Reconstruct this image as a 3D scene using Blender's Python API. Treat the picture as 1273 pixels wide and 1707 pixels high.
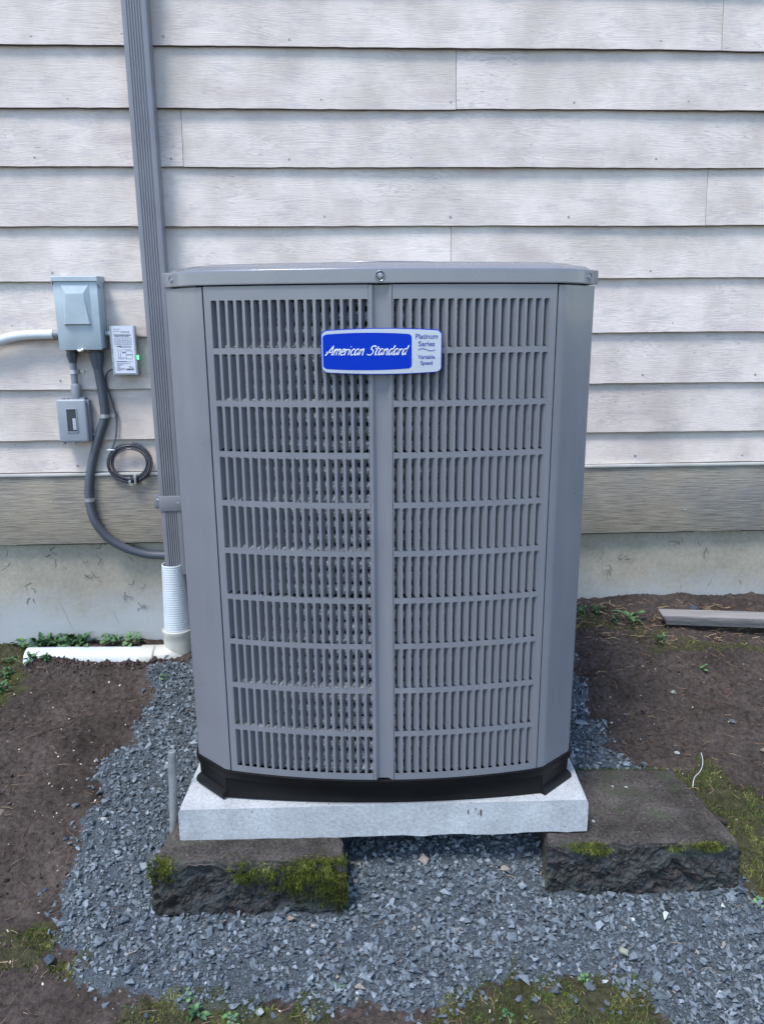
import bpy, bmesh, math, random
import numpy as np
from mathutils import Vector, Matrix
random.seed(7); RS = np.random.RandomState(11)
for o in list(bpy.data.objects): bpy.data.objects.remove(o)
S = bpy.context.scene
COL = S.collection

# ------------------------------------------------------------------ camera
H = 1.37; PITCH = math.radians(13.7); ROLL = 0.0075
cd = bpy.data.cameras.new('camera'); cam = bpy.data.objects.new('camera', cd); COL.objects.link(cam)
F = Vector((0, math.cos(PITCH), -math.sin(PITCH))); R0 = Vector((1, 0, 0)); U0 = Vector((0, math.sin(PITCH), math.cos(PITCH)))
cx_ = math.cos(ROLL) * R0 - math.sin(ROLL) * U0; cy_ = math.sin(ROLL) * R0 + math.cos(ROLL) * U0
m = Matrix.Identity(4)
for i in range(3): m[i][0] = cx_[i]; m[i][1] = cy_[i]; m[i][2] = -F[i]
m[2][3] = H
cam.matrix_world = m
cd.sensor_fit = 'VERTICAL'; cd.sensor_height = 24; cd.lens = 24 * 1280 / 1707; cd.clip_start = 0.05; cd.clip_end = 600
S.camera = cam

# ------------------------------------------------------------------ sky, sun, exposure
SUN_EL, SUN_AZ = 64, (-0.62, -0.78)
w = bpy.data.worlds.new('World'); S.world = w; w.use_nodes = True
nt = w.node_tree; nt.nodes.clear()
sky = nt.nodes.new('ShaderNodeTexSky'); sky.sky_type = 'NISHITA'; sky.sun_disc = False
sky.sun_elevation = math.radians(SUN_EL); sky.sun_rotation = math.atan2(SUN_AZ[0], SUN_AZ[1])
sky.air_density = 1.0; sky.dust_density = 0.6; sky.ozone_density = 1.0
bg = nt.nodes.new('ShaderNodeBackground'); bg.inputs[1].default_value = 0.14
wo = nt.nodes.new('ShaderNodeOutputWorld'); nt.links.new(sky.outputs[0], bg.inputs[0]); nt.links.new(bg.outputs[0], wo.inputs[0])
sl = bpy.data.lights.new('sun', 'SUN'); sl.energy = 1.35; sl.angle = math.radians(16); sl.color = (1, .97, .93)
so = bpy.data.objects.new('sun', sl); COL.objects.link(so); so.location = (-2, -2, 5)
e = math.radians(SUN_EL); k = math.hypot(*SUN_AZ)
tos = Vector((SUN_AZ[0] / k * math.cos(e), SUN_AZ[1] / k * math.cos(e), math.sin(e)))
so.rotation_euler = tos.to_track_quat('Z', 'Y').to_euler()
S.view_settings.view_transform = 'Standard'; S.view_settings.look = 'None'
S.view_settings.exposure = 1.36; S.view_settings.gamma = 1; S.view_settings.use_curve_mapping = False
S.render.engine = 'CYCLES'

# ------------------------------------------------------------------ materials
class MT:
    def __init__(s, name):
        s.m = bpy.data.materials.new(name); s.m.use_nodes = True; s.t = s.m.node_tree
        s.b = s.t.nodes['Principled BSDF']; s.co = None
    def n(s, typ, **kw):
        x = s.t.nodes.new(typ)
        for k, v in kw.items(): setattr(x, k, v)
        return x
    def l(s, a, b): s.t.links.new(a, b)
    def coord(s, scale=(1, 1, 1), rnd=False, kind='Object'):
        tc = s.n('ShaderNodeTexCoord'); mp = s.n('ShaderNodeMapping'); mp.inputs['Scale'].default_value = scale
        if rnd:
            oi = s.n('ShaderNodeObjectInfo'); v = s.n('ShaderNodeVectorMath', operation='SCALE'); v.inputs[0].default_value = (37, 0, 23)
            s.l(oi.outputs['Random'], v.inputs['Scale']); a = s.n('ShaderNodeVectorMath', operation='ADD')
            s.l(tc.outputs[kind], a.inputs[0]); s.l(v.outputs[0], a.inputs[1]); s.l(a.outputs[0], mp.inputs[0])
        else: s.l(tc.outputs[kind], mp.inputs[0])
        return mp.outputs[0]
    def noise(s, vec, scale, detail=4, rough=.55, dist=0):
        x = s.n('ShaderNodeTexNoise'); x.inputs['Scale'].default_value = scale; x.inputs['Detail'].default_value = detail
        x.inputs['Roughness'].default_value = rough; x.inputs['Distortion'].default_value = dist; s.l(vec, x.inputs['Vector']); return x.outputs['Fac']
    def ramp(s, fac, stops):
        r = s.n('ShaderNodeValToRGB'); el = r.color_ramp.elements
        while len(el) < len(stops): el.new(.5)
        for i, (p, c) in enumerate(stops):
            el[i].position = p; el[i].color = (c, c, c, 1) if isinstance(c, (int, float)) else (*c, 1)
        s.l(fac, r.inputs[0]); return r.outputs[0]
    def mix(s, fac, a, b, mode='MIX'):
        x = s.n('ShaderNodeMix', data_type='RGBA', blend_type=mode)
        for v, i in ((fac, 0), (a, 6), (b, 7)):
            if isinstance(v, (int, float)): x.inputs[i].default_value = v if i == 0 else (v, v, v, 1)
            elif isinstance(v, tuple): x.inputs[i].default_value = (*v, 1)
            else: s.l(v, x.inputs[i])
        return x.outputs[2]
    def math(s, op, a, b=0.0):
        x = s.n('ShaderNodeMath', operation=op)
        for v, i in ((a, 0), (b, 1)):
            if isinstance(v, (int, float)): x.inputs[i].default_value = v
            else: s.l(v, x.inputs[i])
        return x.outputs[0]
    def attr(s, name): return s.n('ShaderNodeAttribute', attribute_name=name).outputs['Fac']
    def set(s, color=None, rough=None, metal=None, spec=None, **kw):
        for v, nme in ((color, 'Base Color'), (rough, 'Roughness'), (metal, 'Metallic'), (spec, 'Specular IOR Level')):
            if v is None: continue
            if isinstance(v, tuple): s.b.inputs[nme].default_value = (*v, 1)
            elif isinstance(v, (int, float)): s.b.inputs[nme].default_value = v
            else: s.l(v, s.b.inputs[nme])
        return s
    def bump(s, h, strength=.3, dist=.002, prev=None):
        x = s.n('ShaderNodeBump'); x.inputs['Strength'].default_value = strength; x.inputs['Distance'].default_value = dist
        s.l(h, x.inputs['Height'])
        if prev is not None: s.l(prev, x.inputs['Normal'])
        s.l(x.outputs[0], s.b.inputs['Normal']); return x.outputs[0]

def paint(name, c, rough=.4, var=.12, spec=.5, metal=0, bump=.05, bs=300, coat=0, scale=9):
    M = MT(name); v = M.coord()
    f = M.ramp(M.noise(v, scale, 5), [(.3, 1 - var), (.7, 1 + var * .3)])
    M.set(M.mix(1, c, f, 'MULTIPLY'), M.ramp(M.noise(v, scale * 2.3, 4), [(.3, max(rough - .08, .02)), (.7, min(rough + .1, 1))]), metal, spec)
    if bump: M.bump(M.noise(v, bs, 3), bump, .001)
    if coat: M.b.inputs['Coat Weight'].default_value = coat; M.b.inputs['Coat Roughness'].default_value = .12
    return M.m

def mat_siding():
    M = MT('painted rough sawn cedar'); v = M.coord((1, 1, 1), True)
    # warped growth rings stretched along the board, knots from voronoi centres
    wv = M.n('ShaderNodeMapping'); wv.inputs['Scale'].default_value = (1.6, 1, 9); M.l(v, wv.inputs[0])
    vo = M.n('ShaderNodeTexVoronoi', feature='F1'); vo.inputs['Scale'].default_value = 1.0; vo.inputs['Randomness'].default_value = 1; M.l(wv.outputs[0], vo.inputs['Vector'])
    knot = M.ramp(vo.outputs['Distance'], [(.0, 1.0), (.32, 0.0)])
    st = M.n('ShaderNodeMapping'); st.inputs['Scale'].default_value = (2.0, 1, 26); M.l(v, st.inputs[0])
    big = M.noise(st.outputs[0], 1.3, 3, .5, .6)
    rings = M.math('SINE', M.math('MULTIPLY', M.math('ADD', big, M.math('MULTIPLY', knot, .35)), 95))
    st2 = M.n('ShaderNodeMapping'); st2.inputs['Scale'].default_value = (7, 1, 190); M.l(v, st2.inputs[0])
    fine = M.noise(st2.outputs[0], 1.6, 5, .65)
    st3 = M.n('ShaderNodeMapping'); st3.inputs['Scale'].default_value = (26, 1, 80); M.l(v, st3.inputs[0])
    fleck = M.ramp(M.noise(st3.outputs[0], 1.5, 2, .5), [(.66, 0.0), (.72, 1.0)])
    zone = M.ramp(M.noise(v, 3.2, 3), [(.48, 0.0), (.60, 1.0)])
    cloud = M.noise(v, 5, 5, .6)
    c = M.mix(M.ramp(cloud, [(.36, 0.0), (.62, 1.0)]), (.53, .465, .415), (.70, .625, .568))
    c = M.mix(M.math('MULTIPLY', M.ramp(rings, [(.0, 0.0), (1.0, 1.0)]), M.math('ADD', M.math('MULTIPLY', zone, .34), .03)), c, (.36, .31, .30))
    c = M.mix(M.math('MULTIPLY', fleck, M.math('ADD', M.math('MULTIPLY', zone, .6), .06)), c, (.24, .20, .19))
    sm_ = M.ramp(M.noise(st3.outputs[0], .35, 5, .7), [(.52, 0.0), (.66, .38)]); c = M.mix(sm_, c, (.37, .36, .375))
    kn = M.math('MULTIPLY', M.ramp(vo.outputs['Distance'], [(.0, 1.0), (.12, .6), (.26, 0.0)]), .5)
    c = M.mix(kn, c, (.40, .33, .32))
    oi = M.n('ShaderNodeObjectInfo'); c = M.mix(1, c, M.ramp(oi.outputs['Random'], [(0, .93), (1, 1.05)]), 'MULTIPLY')
    sp = M.ramp(M.noise(v, 120, 2), [(.72, 0.0), (.76, .5)]); c = M.mix(M.math('MULTIPLY', sp, zone), c, (.2, .17, .16))
    M.set(c, .72, 0, .3)
    b = M.bump(fine, .4, .0014); b = M.bump(rings, .16, .0010, b); M.bump(fleck, -.25 if False else .15, .001, b)
    return M.m

def mat_skirt():
    M = MT('weathered skirt board'); v = M.coord((1, 1, 1))
    st = M.n('ShaderNodeMapping'); st.inputs['Scale'].default_value = (6, 1, 150); M.l(v, st.inputs[0])
    g = M.noise(st.outputs[0], 1.7, 5, .7); cl = M.noise(v, 2.4, 4, .6)
    c = M.mix(M.ramp(cl, [(.35, 0.0), (.65, 1.0)]), (.37, .32, .24), (.25, .24, .22))
    c = M.mix(M.ramp(g, [(.35, .75), (.55, 0.0)]), c, (.11, .10, .085))
    c = M.mix(M.ramp(g, [(.6, 0.0), (.72, .6)]), c, (.55, .52, .45))
    sp = M.ramp(M.noise(v, 55, 2), [(.74, 0.0), (.78, .8)]); c = M.mix(sp, c, (.5, .5, .46))
    M.set(c, .85, 0, .2); M.bump(g, .8, .0025); return M.m

def mat_concrete(name, ca, cb, stain=None, sc=1.0, bump=.4, pits=True, lo=.82, hi=1.08):
    M = MT(name); v = M.coord()
    c = M.mix(M.ramp(M.noise(v, 4 * sc, 6, .62), [(.33, 0.0), (.68, 1.0)]), ca, cb)
    f = M.noise(v, 60 * sc, 5, .7); c = M.mix(1, c, M.ramp(f, [(.3, lo), (.7, hi)]), 'MULTIPLY')
    if stain:
        st = M.n('ShaderNodeMapping'); st.inputs['Scale'].default_value = (14, 14, 3); M.l(v, st.inputs[0])
        c = M.mix(M.ramp(M.noise(st.outputs[0], 1, 6, .75), [(.6, 0.0), (.75, .6)]), c, stain)
    if pits: c = M.mix(M.ramp(M.noise(v, 95, 2), [(.72, 0.0), (.76, .8)]), c, (.12, .10, .08))
    M.set(c, .88, 0, .25); M.bump(f, bump, .003); return M

def mat_foundation():
    M = mat_concrete('foundation concrete', (.30, .275, .22), (.41, .38, .31), None, 1, .25)
    # whitish salts towards the ground, dark mildew just above the soil
    tc = M.n('ShaderNodeTexCoord'); sx = M.n('ShaderNodeSeparateXYZ'); M.l(tc.outputs['Object'], sx.inputs[0])
    v = M.coord(); wob = M.math('ADD', sx.outputs['Z'], M.math('MULTIPLY', M.noise(v, 5, 5, .65), .22))
    base = M.b.inputs['Base Color'].links[0].from_socket
    c = M.mix(M.ramp(wob, [(.42, .75), (.56, 0.0)]), base, (.40, .43, .45))
    st = M.n('ShaderNodeMapping'); st.inputs['Scale'].default_value = (1, 1, .35); M.l(v, st.inputs[0])
    br = M.ramp(M.noise(st.outputs[0], 28, 4, .7, 1.5), [(.66, 0.0), (.72, .75)])
    c = M.mix(br, c, (.16, .09, .065))
    M.set(c); return M.m

def mat_ground():
    M = MT('soil, grit and moss'); v = M.coord()
    n1 = M.noise(v, 5, 6, .65); n2 = M.noise(v, 70, 5, .7); n3 = M.noise(v, 220, 3, .7)
    dirt = M.mix(M.ramp(n1, [(.35, 0.0), (.65, 1.0)]), (.042, .032, .027), (.088, .069, .060))
    dirt = M.mix(1, dirt, M.ramp(n2, [(.32, .42), (.68, 1.45)]), 'MULTIPLY')
    dirt = M.mix(M.ramp(n3, [(.66, 0.0), (.72, .6)]), dirt, (.22, .18, .14))
    grit = M.mix(M.ramp(n3, [(.3, 0.0), (.7, 1.0)]), (.032, .040, .046), (.12, .145, .165))  # dark end of the grit paints shade into the gaps between stones
    moss = M.mix(M.ramp(n2, [(.35, 0.0), (.65, 1.0)]), (.030, .034, .012), (.075, .080, .026))
    gf = M.ramp(M.math('ADD', M.attr('gravel'), M.math('MULTIPLY', M.math('SUBTRACT', n2, .5), .5)), [(.4, 0.0), (.6, 1.0)])
    mf = M.ramp(M.math('ADD', M.attr('moss'), M.math('MULTIPLY', M.math('SUBTRACT', n2, .5), 1.0)), [(.4, 0.0), (.7, .65)])
    c = M.mix(mf, M.mix(gf, dirt, grit), moss)
    M.set(c, .9, 0, .25); b = M.bump(n2, .9, .010); M.bump(n3, .8, .003, b); return M.m

def mat_tinted(name, stops, rough=.8, spec=.3, bump=0, bs=200, noise=.15):
    M = MT(name); c = M.ramp(M.attr('tint'), stops)
    v = M.coord(); f = M.noise(v, bs, 4)
    c = M.mix(1, c, M.ramp(f, [(.3, 1 - noise), (.7, 1 + noise)]), 'MULTIPLY'); M.set(c, rough, 0, spec)
    if bump: M.bump(f, bump, .001)
    return M.m

def mat_leaf(name, a, b):
    M = MT(name); oi = M.n('ShaderNodeObjectInfo'); v = M.coord()
    c = M.mix(oi.outputs['Random'], a, b); c = M.mix(1, c, M.ramp(M.noise(v, 90, 3), [(.3, .75), (.7, 1.2)]), 'MULTIPLY')
    M.set(c, .5, 0, .4); M.b.inputs['Subsurface Weight'].default_value = 0; return M.m

def mat_block():
    M = mat_concrete('old mossy retaining block', (.034, .029, .026), (.105, .093, .085), None, 2.2, 1.0, True, .35, 1.6)
    v = M.coord(); base = M.b.inputs['Base Color'].links[0].from_socket
    g = M.ramp(M.noise(v, 11, 5, .7), [(.5, 0.0), (.68, .7)]); c = M.mix(g, base, (.055, .07, .04))
    r = M.ramp(M.noise(v, 150, 3, .6), [(.66, 0.0), (.7, .7)]); c = M.mix(r, c, (.24, .23, .22))
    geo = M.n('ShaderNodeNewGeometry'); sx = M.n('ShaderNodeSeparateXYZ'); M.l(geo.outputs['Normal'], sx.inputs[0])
    face = M.ramp(M.math('MULTIPLY', sx.outputs['Y'], -1), [(.35, 0.0), (.75, .75)])   # split face: darker, greyer tone chosen by the normal
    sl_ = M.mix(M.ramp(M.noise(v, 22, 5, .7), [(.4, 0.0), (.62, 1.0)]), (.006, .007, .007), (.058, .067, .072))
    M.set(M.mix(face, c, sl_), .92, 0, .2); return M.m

def mat_pad():
    M = mat_concrete('cast concrete pad', (.38, .395, .405), (.52, .54, .55), (.36, .34, .32), 2.2, .5, True, .72, 1.12)
    return M.m

def mat_coil():
    M = MT('spiny aluminium fins'); v = M.coord(); n = M.noise(v, 260, 4, .8)
    M.set(M.ramp(n, [(.38, (.06, .07, .08)), (.5, (.35, .38, .41)), (.6, (.85, .9, .95))]), .35, .25, .6); M.bump(n, 1, .004); return M.m  # glints on the fins painted as bright noise spots in the colour

M_unit = paint('satin taupe enamel', (.188, .194, .215), .34, .03, .5, 0, 0, 900, .35, 5)
M_cap = paint('glossy taupe enamel', (.188, .194, .215), .24, .03, .5, 0, 0, 900, .5, 5)
M_cap.node_tree.nodes['Principled BSDF'].inputs['Coat IOR'].default_value = 1.5
M_black = paint('black moulded plastic', (.006, .006, .007), .5, .3, .22, 0, .05, 200)
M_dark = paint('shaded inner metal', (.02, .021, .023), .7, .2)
M_coil = mat_coil()
M_siding = mat_siding(); M_skirt = mat_skirt(); M_found = mat_foundation()
M_flash = paint('off-white drip flashing', (.5, .49, .45), .4, .25)
M_spout = paint('taupe painted aluminium', (.205, .208, .228), .42, .1, .5, 0, .03, 500)
def dusty(m_):      # faint rain streaks, dust film and specks
    t = m_.node_tree; b = t.nodes['Principled BSDF']; src = b.inputs['Base Color'].links[0].from_socket; tc = t.nodes.new('ShaderNodeTexCoord')
    for scale, ns, lo, hi, amt, col in (((1, 1, .12), 16, .5, .75, .16, (.34, .35, .36)), ((1, 1, 1), 7, .45, .7, .12, (.10, .105, .12)), ((1, 1, 1), 230, .74, .78, .45, (.42, .40, .36)), ((1, 1, 1), 160, .755, .78, .7, (.05, .045, .04))):
        mp = t.nodes.new('ShaderNodeMapping'); mp.inputs['Scale'].default_value = scale; t.links.new(tc.outputs['Object'], mp.inputs[0]); n = t.nodes.new('ShaderNodeTexNoise'); n.inputs['Scale'].default_value = ns; n.inputs['Detail'].default_value = 4; t.links.new(mp.outputs[0], n.inputs['Vector'])
        r = t.nodes.new('ShaderNodeValToRGB'); r.color_ramp.elements[0].position = lo; r.color_ramp.elements[0].color = (0, 0, 0, 1); r.color_ramp.elements[1].position = hi; r.color_ramp.elements[1].color = (amt, amt, amt, 1); t.links.new(n.outputs['Fac'], r.inputs[0])
        x = t.nodes.new('ShaderNodeMix'); x.data_type = 'RGBA'; t.links.new(r.outputs[0], x.inputs[0]); t.links.new(src, x.inputs[6]); x.inputs[7].default_value = (*col, 1); src = x.outputs[2]
    t.links.new(src, b.inputs['Base Color'])
dusty(M_unit); dusty(M_spout)
M_steelbox = paint('galvanised box grey', (.42, .49, .52), .45, .18, .5, .1, .03, 400, 0, 12)
M_gplast = paint('grey plastic', (.21, .235, .26), .42, .08, .5, 0, .03, 400)
M_gplast2 = paint('mid grey cover plastic', (.30, .325, .355), .38, .06)
M_hose = paint('dark grey flexible conduit', (.085, .095, .115), .4, .12)
M_zinc = paint('zinc plated steel', (.60, .62, .63), .3, .3, .5, .55, .1, 120)
M_bolt = paint('dull steel bolt', (.28, .30, .33), .35, .2, .5, .6, .1, 120)
M_white = paint('white pvc', (.66, .69, .70), .42, .1)
M_whitec = paint('white corrugated polyethylene', (.62, .67, .70), .42, .14, .5, 0, .04, 200, 0, 14)
M_cream = paint('aged cream pvc fitting', (.56, .55, .48), .45, .2, .5, 0, .04, 200, 0, 14)
M_blackc = paint('black cable jacket', (.012, .012, .016), .3, .2, .6)
M_stripe = paint('white cable stripe', (.20, .20, .25), .4, .1)
M_label = paint('white printed label', (.68, .70, .78), .4, .03)
M_ink = paint('black ink', (.05, .05, .07), .6, .1)
M_blue = paint('badge blue', (.000, .032, .42), .4, .05, .12, 0, 0)
M_silver = paint('badge silver', (.50, .54, .61), .3, .05, .5, .3, 0)
M_bwhite = paint('badge white', (.82, .84, .84), .4, .02, .5, 0, 0)
M_navy = paint('badge navy ink', (.03, .05, .30), .4, .02, .5, 0, 0)
M_stake = paint('weathered grey steel stake', (.30, .31, .32), .6, .35, .4, .3, .3, 150, 0, 25)
M_ground = mat_ground(); M_block = mat_block(); M_pad = mat_pad()
M_gravel = mat_tinted('crushed slate', [(0, (.055, .066, .074)), (.45, (.112, .137, .157)), (.8, (.17, .198, .222)), (.95, (.25, .285, .315)), (.975, (.27, .23, .19)), (1, (.45, .47, .48))], .75, .35, .5, 160, .22)
M_moss = mat_tinted('moss strands', [(0, (.020, .028, .006)), (.5, (.050, .066, .012)), (.8, (.14, .165, .03)), (1, (.27, .27, .09))], .85, .15)
M_grass = mat_tinted('grass blades', [(0, (.03, .055, .012)), (.55, (.075, .13, .028)), (.85, (.13, .18, .05)), (1, (.28, .23, .10))], .6, .3)
M_needle = mat_tinted('dry conifer needles', [(0, (.10, .05, .03)), (.5, (.28, .16, .09)), (1, (.48, .36, .22))], .7, .3)
M_chip = mat_tinted('pale wood chips', [(0, (.26, .22, .17)), (1, (.68, .62, .52))], .8, .2)
M_twig = paint('dead brown stems', (.09, .055, .04), .9, .3)
M_leafa = mat_leaf('dark glossy leaf', (.030, .085, .035), (.075, .16, .06)); M_leafb = mat_leaf('pale round leaf', (.07, .15, .06), (.12, .22, .09))
M_timber = (lambda M: (M.set(M.mix(M.noise(M.coord((2.5, 60, 60)), 1.4, 6, .75), (.05, .045, .042), (.50, .47, .46)), .85, 0, .2), M.bump(M.noise(M.coord((2.5, 60, 60)), 1.4, 6, .75), 1.0, .006), M.m)[2])(MT('weathered grey timber'))
def mat_glass():
    M = MT('clear plastic'); M.set((.9, .95, .95), .08, 0, .5); M.b.inputs['Transmission Weight'].default_value = .75; M.b.inputs['IOR'].default_value = 1.3; return M.m
M_clear = mat_glass()
M_dusty = paint('translucent case plastic', (.36, .40, .42), .2, .1, .6)
def mat_led():
    M = MT('lit green lamp'); M.set((.05, .6, .15), .3); M.b.inputs['Emission Color'].default_value = (.08, 1, .2, 1); M.b.inputs['Emission Strength'].default_value = 2.2; return M.m
M_led = mat_led()
M_window = paint('smoked window', (.06, .075, .08), .12, .1, .6)

# ------------------------------------------------------------------ helpers
def tag(o, label=None, cat=None, group=None, kind=None):
    for k_, v_ in (('label', label), ('category', cat), ('group', group), ('kind', kind)):
        if v_: o[k_] = v_
    return o
OFF = {}
def solidify(b, th):      # thickness by offsetting a copy of the sheet along its vertex normals and stitching the rims
    b.normal_update(); V = list(b.verts); Fs = list(b.faces); nrm = {}
    for v in V:
        n = Vector((0, 0, 0))
        for f in v.link_faces: n += f.normal
        nrm[v] = n.normalized()
    W_ = {v: b.verts.new(v.co - nrm[v] * th) for v in V}
    rim = [(l.vert, l.link_loop_next.vert) for f in Fs for l in f.loops if len(l.edge.link_faces) == 1]
    for f in Fs: b.faces.new([W_[v] for v in reversed(f.verts)])
    for a, c in rim: b.faces.new((c, a, W_[a], W_[c]))
def thing(name, loc, label, cat, group=None, rot=0, origin=None):
    o = bpy.data.objects.new(name, None); COL.objects.link(o); o.location = loc; o.rotation_euler = (0, 0, rot); o.empty_display_size = .05
    OFF[o] = Vector(origin if origin is not None else loc); return tag(o, label, cat, group)
WT = math.radians(2.7)
def WP(u, out, z): return Vector((u * math.cos(WT) + out * math.sin(WT), 2.75 + u * math.sin(WT) - out * math.cos(WT), z))
def wthing(name, u, out, z, label, cat, group=None): return thing(name, WP(u, out, z), label, cat, group, WT, (u, -out, z))

class MB:
    """collects shapes in builder coordinates (world, or wall: u, -out, z); build() links ONE mesh object"""
    def __init__(s): s.b = bmesh.new()
    def box(s, x0, x1, y0, y1, z0, z1, bev=0, seg=2):
        r = bmesh.ops.create_cube(s.b, size=1, matrix=Matrix.Translation(((x0 + x1) / 2, (y0 + y1) / 2, (z0 + z1) / 2)) @ Matrix.Diagonal((x1 - x0, y1 - y0, z1 - z0, 1)))
        if bev:
            ed = set(e_ for v_ in r['verts'] for e_ in v_.link_edges); bmesh.ops.bevel(s.b, geom=list(ed), offset=bev, segments=seg, profile=.5, affect='EDGES')
        return s
    def hexa(s, pts, bev=0):     # 8 points: bottom loop 0-3, top loop 4-7
        v = [s.b.verts.new(p) for p in pts]; fs = [(3, 2, 1, 0), (4, 5, 6, 7), (0, 1, 5, 4), (1, 2, 6, 5), (2, 3, 7, 6), (3, 0, 4, 7)]
        f = [s.b.faces.new([v[i] for i in q]) for q in fs]
        if bev: bmesh.ops.bevel(s.b, geom=list(set(e_ for q in f for e_ in q.edges)), offset=bev, segments=2, profile=.5, affect='EDGES')
        return s
    def tube(s, pts, rad, n=10, cap=True, ey=1.0):
        pts = [Vector(p) for p in pts]; rings = []; up = Vector((0, 0, 1)); last = None
        for i, p in enumerate(pts):
            t = (pts[min(i + 1, len(pts) - 1)] - pts[max(i - 1, 0)]).normalized()
            if last is None: a = t.cross(up if abs(t.z) < .9 else Vector((1, 0, 0))).normalized()
            else: a = (last - t * last.dot(t)).normalized()
            last = a; b = t.cross(a); r = rad(i / (len(pts) - 1)) if callable(rad) else (rad[i] if isinstance(rad, (list, tuple)) else rad)
            rings.append([s.b.verts.new(p + a * math.cos(q) * r + b * math.sin(q) * r * ey) for q in [2 * math.pi * j / n for j in range(n)]])
        for A, B in zip(rings, rings[1:]):
            for j in range(n): s.b.faces.new((A[j], A[(j + 1) % n], B[(j + 1) % n], B[j]))
        if cap: s.b.faces.new(rings[0][::-1]); s.b.faces.new(rings[-1])
        return s
    def lathe(s, prof, c, axis='Z', n=24, cap=True):     # prof: (radius, height)
        rings = []
        for r, h in prof:
            ring = []
            for j in range(n):
                q = 2 * math.pi * j / n; a, b = r * math.cos(q), r * math.sin(q)
                p = {'Z': (a, b, h), 'Y': (a, h, b), 'X': (h, a, b)}[axis]; ring.append(s.b.verts.new(Vector(c) + Vector(p)))
            rings.append(ring)
        for A, B in zip(rings, rings[1:]):
            for j in range(n): s.b.faces.new((A[j], A[(j + 1) % n], B[(j + 1) % n], B[j]))
        if cap: s.b.faces.new(rings[0][::-1]); s.b.faces.new(rings[-1])
        return s
    def prism(s, poly, y0, y1, plane='XZ', bev=0):       # 2-D outline pushed along the third axis
        def P(a, b, h): return {'XZ': (a, h, b), 'XY': (a, b, h), 'YZ': (h, a, b)}[plane]
        A = [s.b.verts.new(P(a, b, y0)) for a, b in poly]; B = [s.b.verts.new(P(a, b, y1)) for a, b in poly]; n = len(poly)
        f1 = s.b.faces.new(A); f2 = s.b.faces.new(B[::-1])
        for j in range(n): s.b.faces.new((A[j], B[j], B[(j + 1) % n], A[(j + 1) % n]))
        if bev: bmesh.ops.bevel(s.b, geom=list(f1.edges), offset=bev, segments=2, profile=.5, affect='EDGES')
        return s
    def build(s, name, mat, parent=None, smooth=35, loc=None):
        bmesh.ops.recalc_face_normals(s.b, faces=s.b.faces[:])
        me = bpy.data.meshes.new(name); s.b.to_mesh(me); s.b.free()
        off = Vector(loc) if loc is not None else (OFF[parent] if parent in OFF else Vector((0, 0, 0)))
        me.transform(Matrix.Translation(-off)); me.materials.append(mat)
        if smooth: me.shade_smooth(); me.set_sharp_from_angle(angle=math.radians(smooth))
        o = bpy.data.objects.new(name, me); COL.objects.link(o)
        if parent is not None: o.parent = parent
        if loc is not None: o.location = Vector(loc) - (OFF[parent] if parent in OFF else Vector((0, 0, 0)))
        OFF[o] = off if loc is None else Vector(loc)
        return o

def fast(name, V, Fc, mat, tint=None, parent=None, smooth=False, attrs=None, off=(0, 0, 0)):
    V = np.asarray(V, dtype=np.float32) - np.asarray(off, dtype=np.float32); Fc = np.asarray(Fc, dtype=np.int32); k_ = Fc.shape[1]
    me = bpy.data.meshes.new(name); me.vertices.add(len(V)); me.vertices.foreach_set('co', V.ravel())
    me.loops.add(Fc.size); me.loops.foreach_set('vertex_index', Fc.ravel()); me.polygons.add(len(Fc))
    me.polygons.foreach_set('loop_start', np.arange(0, Fc.size, k_, dtype=np.int32)); me.update(calc_edges=True); me.validate()
    me.materials.append(mat)
    if smooth: me.shade_smooth()
    else: me.shade_flat()
    for an, av in (attrs or {}).items():
        a = me.attributes.new(an, 'FLOAT', 'POINT'); a.data.foreach_set('value', np.asarray(av, dtype=np.float32))
    if tint is not None: a = me.attributes.new('tint', 'FLOAT', 'POINT'); a.data.foreach_set('value', np.asarray(tint, dtype=np.float32))
    o = bpy.data.objects.new(name, me); COL.objects.link(o); o.location = off
    if parent is not None: o.parent = parent; o.location = (0, 0, 0)
    return o

def _h(ix, iy, iz, seed):
    h = (ix.astype(np.int64) * 374761393 + iy.astype(np.int64) * 668265263 + iz.astype(np.int64) * 2147483647 + seed * 144665) & 0xffffffff
    h = ((h ^ (h >> 13)) * 1274126177) & 0xffffffff; return ((h ^ (h >> 16)) & 0xffff) / 65535.0
def vn(p, sc, seed=0):
    q = p * sc; i = np.floor(q); f = q - i; f = f * f * (3 - 2 * f); r = 0
    for a in (0, 1):
        for b in (0, 1):
            for c in (0, 1):
                wgt = (f[:, 0] if a else 1 - f[:, 0]) * (f[:, 1] if b else 1 - f[:, 1]) * (f[:, 2] if c else 1 - f[:, 2])
                r = r + wgt * _h(i[:, 0] + a, i[:, 1] + b, i[:, 2] + c, seed)
    return r * 2 - 1
def fbm(p, sc, oc=4, seed=0, g=.5):
    r = 0; a = 1.
    for k_ in range(oc): r = r + a * vn(p, sc * 2.03 ** k_, seed + k_); a *= g
    return r
def P3(x, y, z=0): return np.stack([x, y, np.zeros_like(x) + z], 1)
def inpoly(x, y, poly):
    r = np.zeros(len(x), bool); n = len(poly)
    for i in range(n):
        x0, y0 = poly[i]; x1, y1 = poly[(i + 1) % n]
        c = ((y0 > y) != (y1 > y)) & (x < (x1 - x0) * (y - y0) / (y1 - y0 + 1e-12) + x0); r ^= c
    return r
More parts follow.
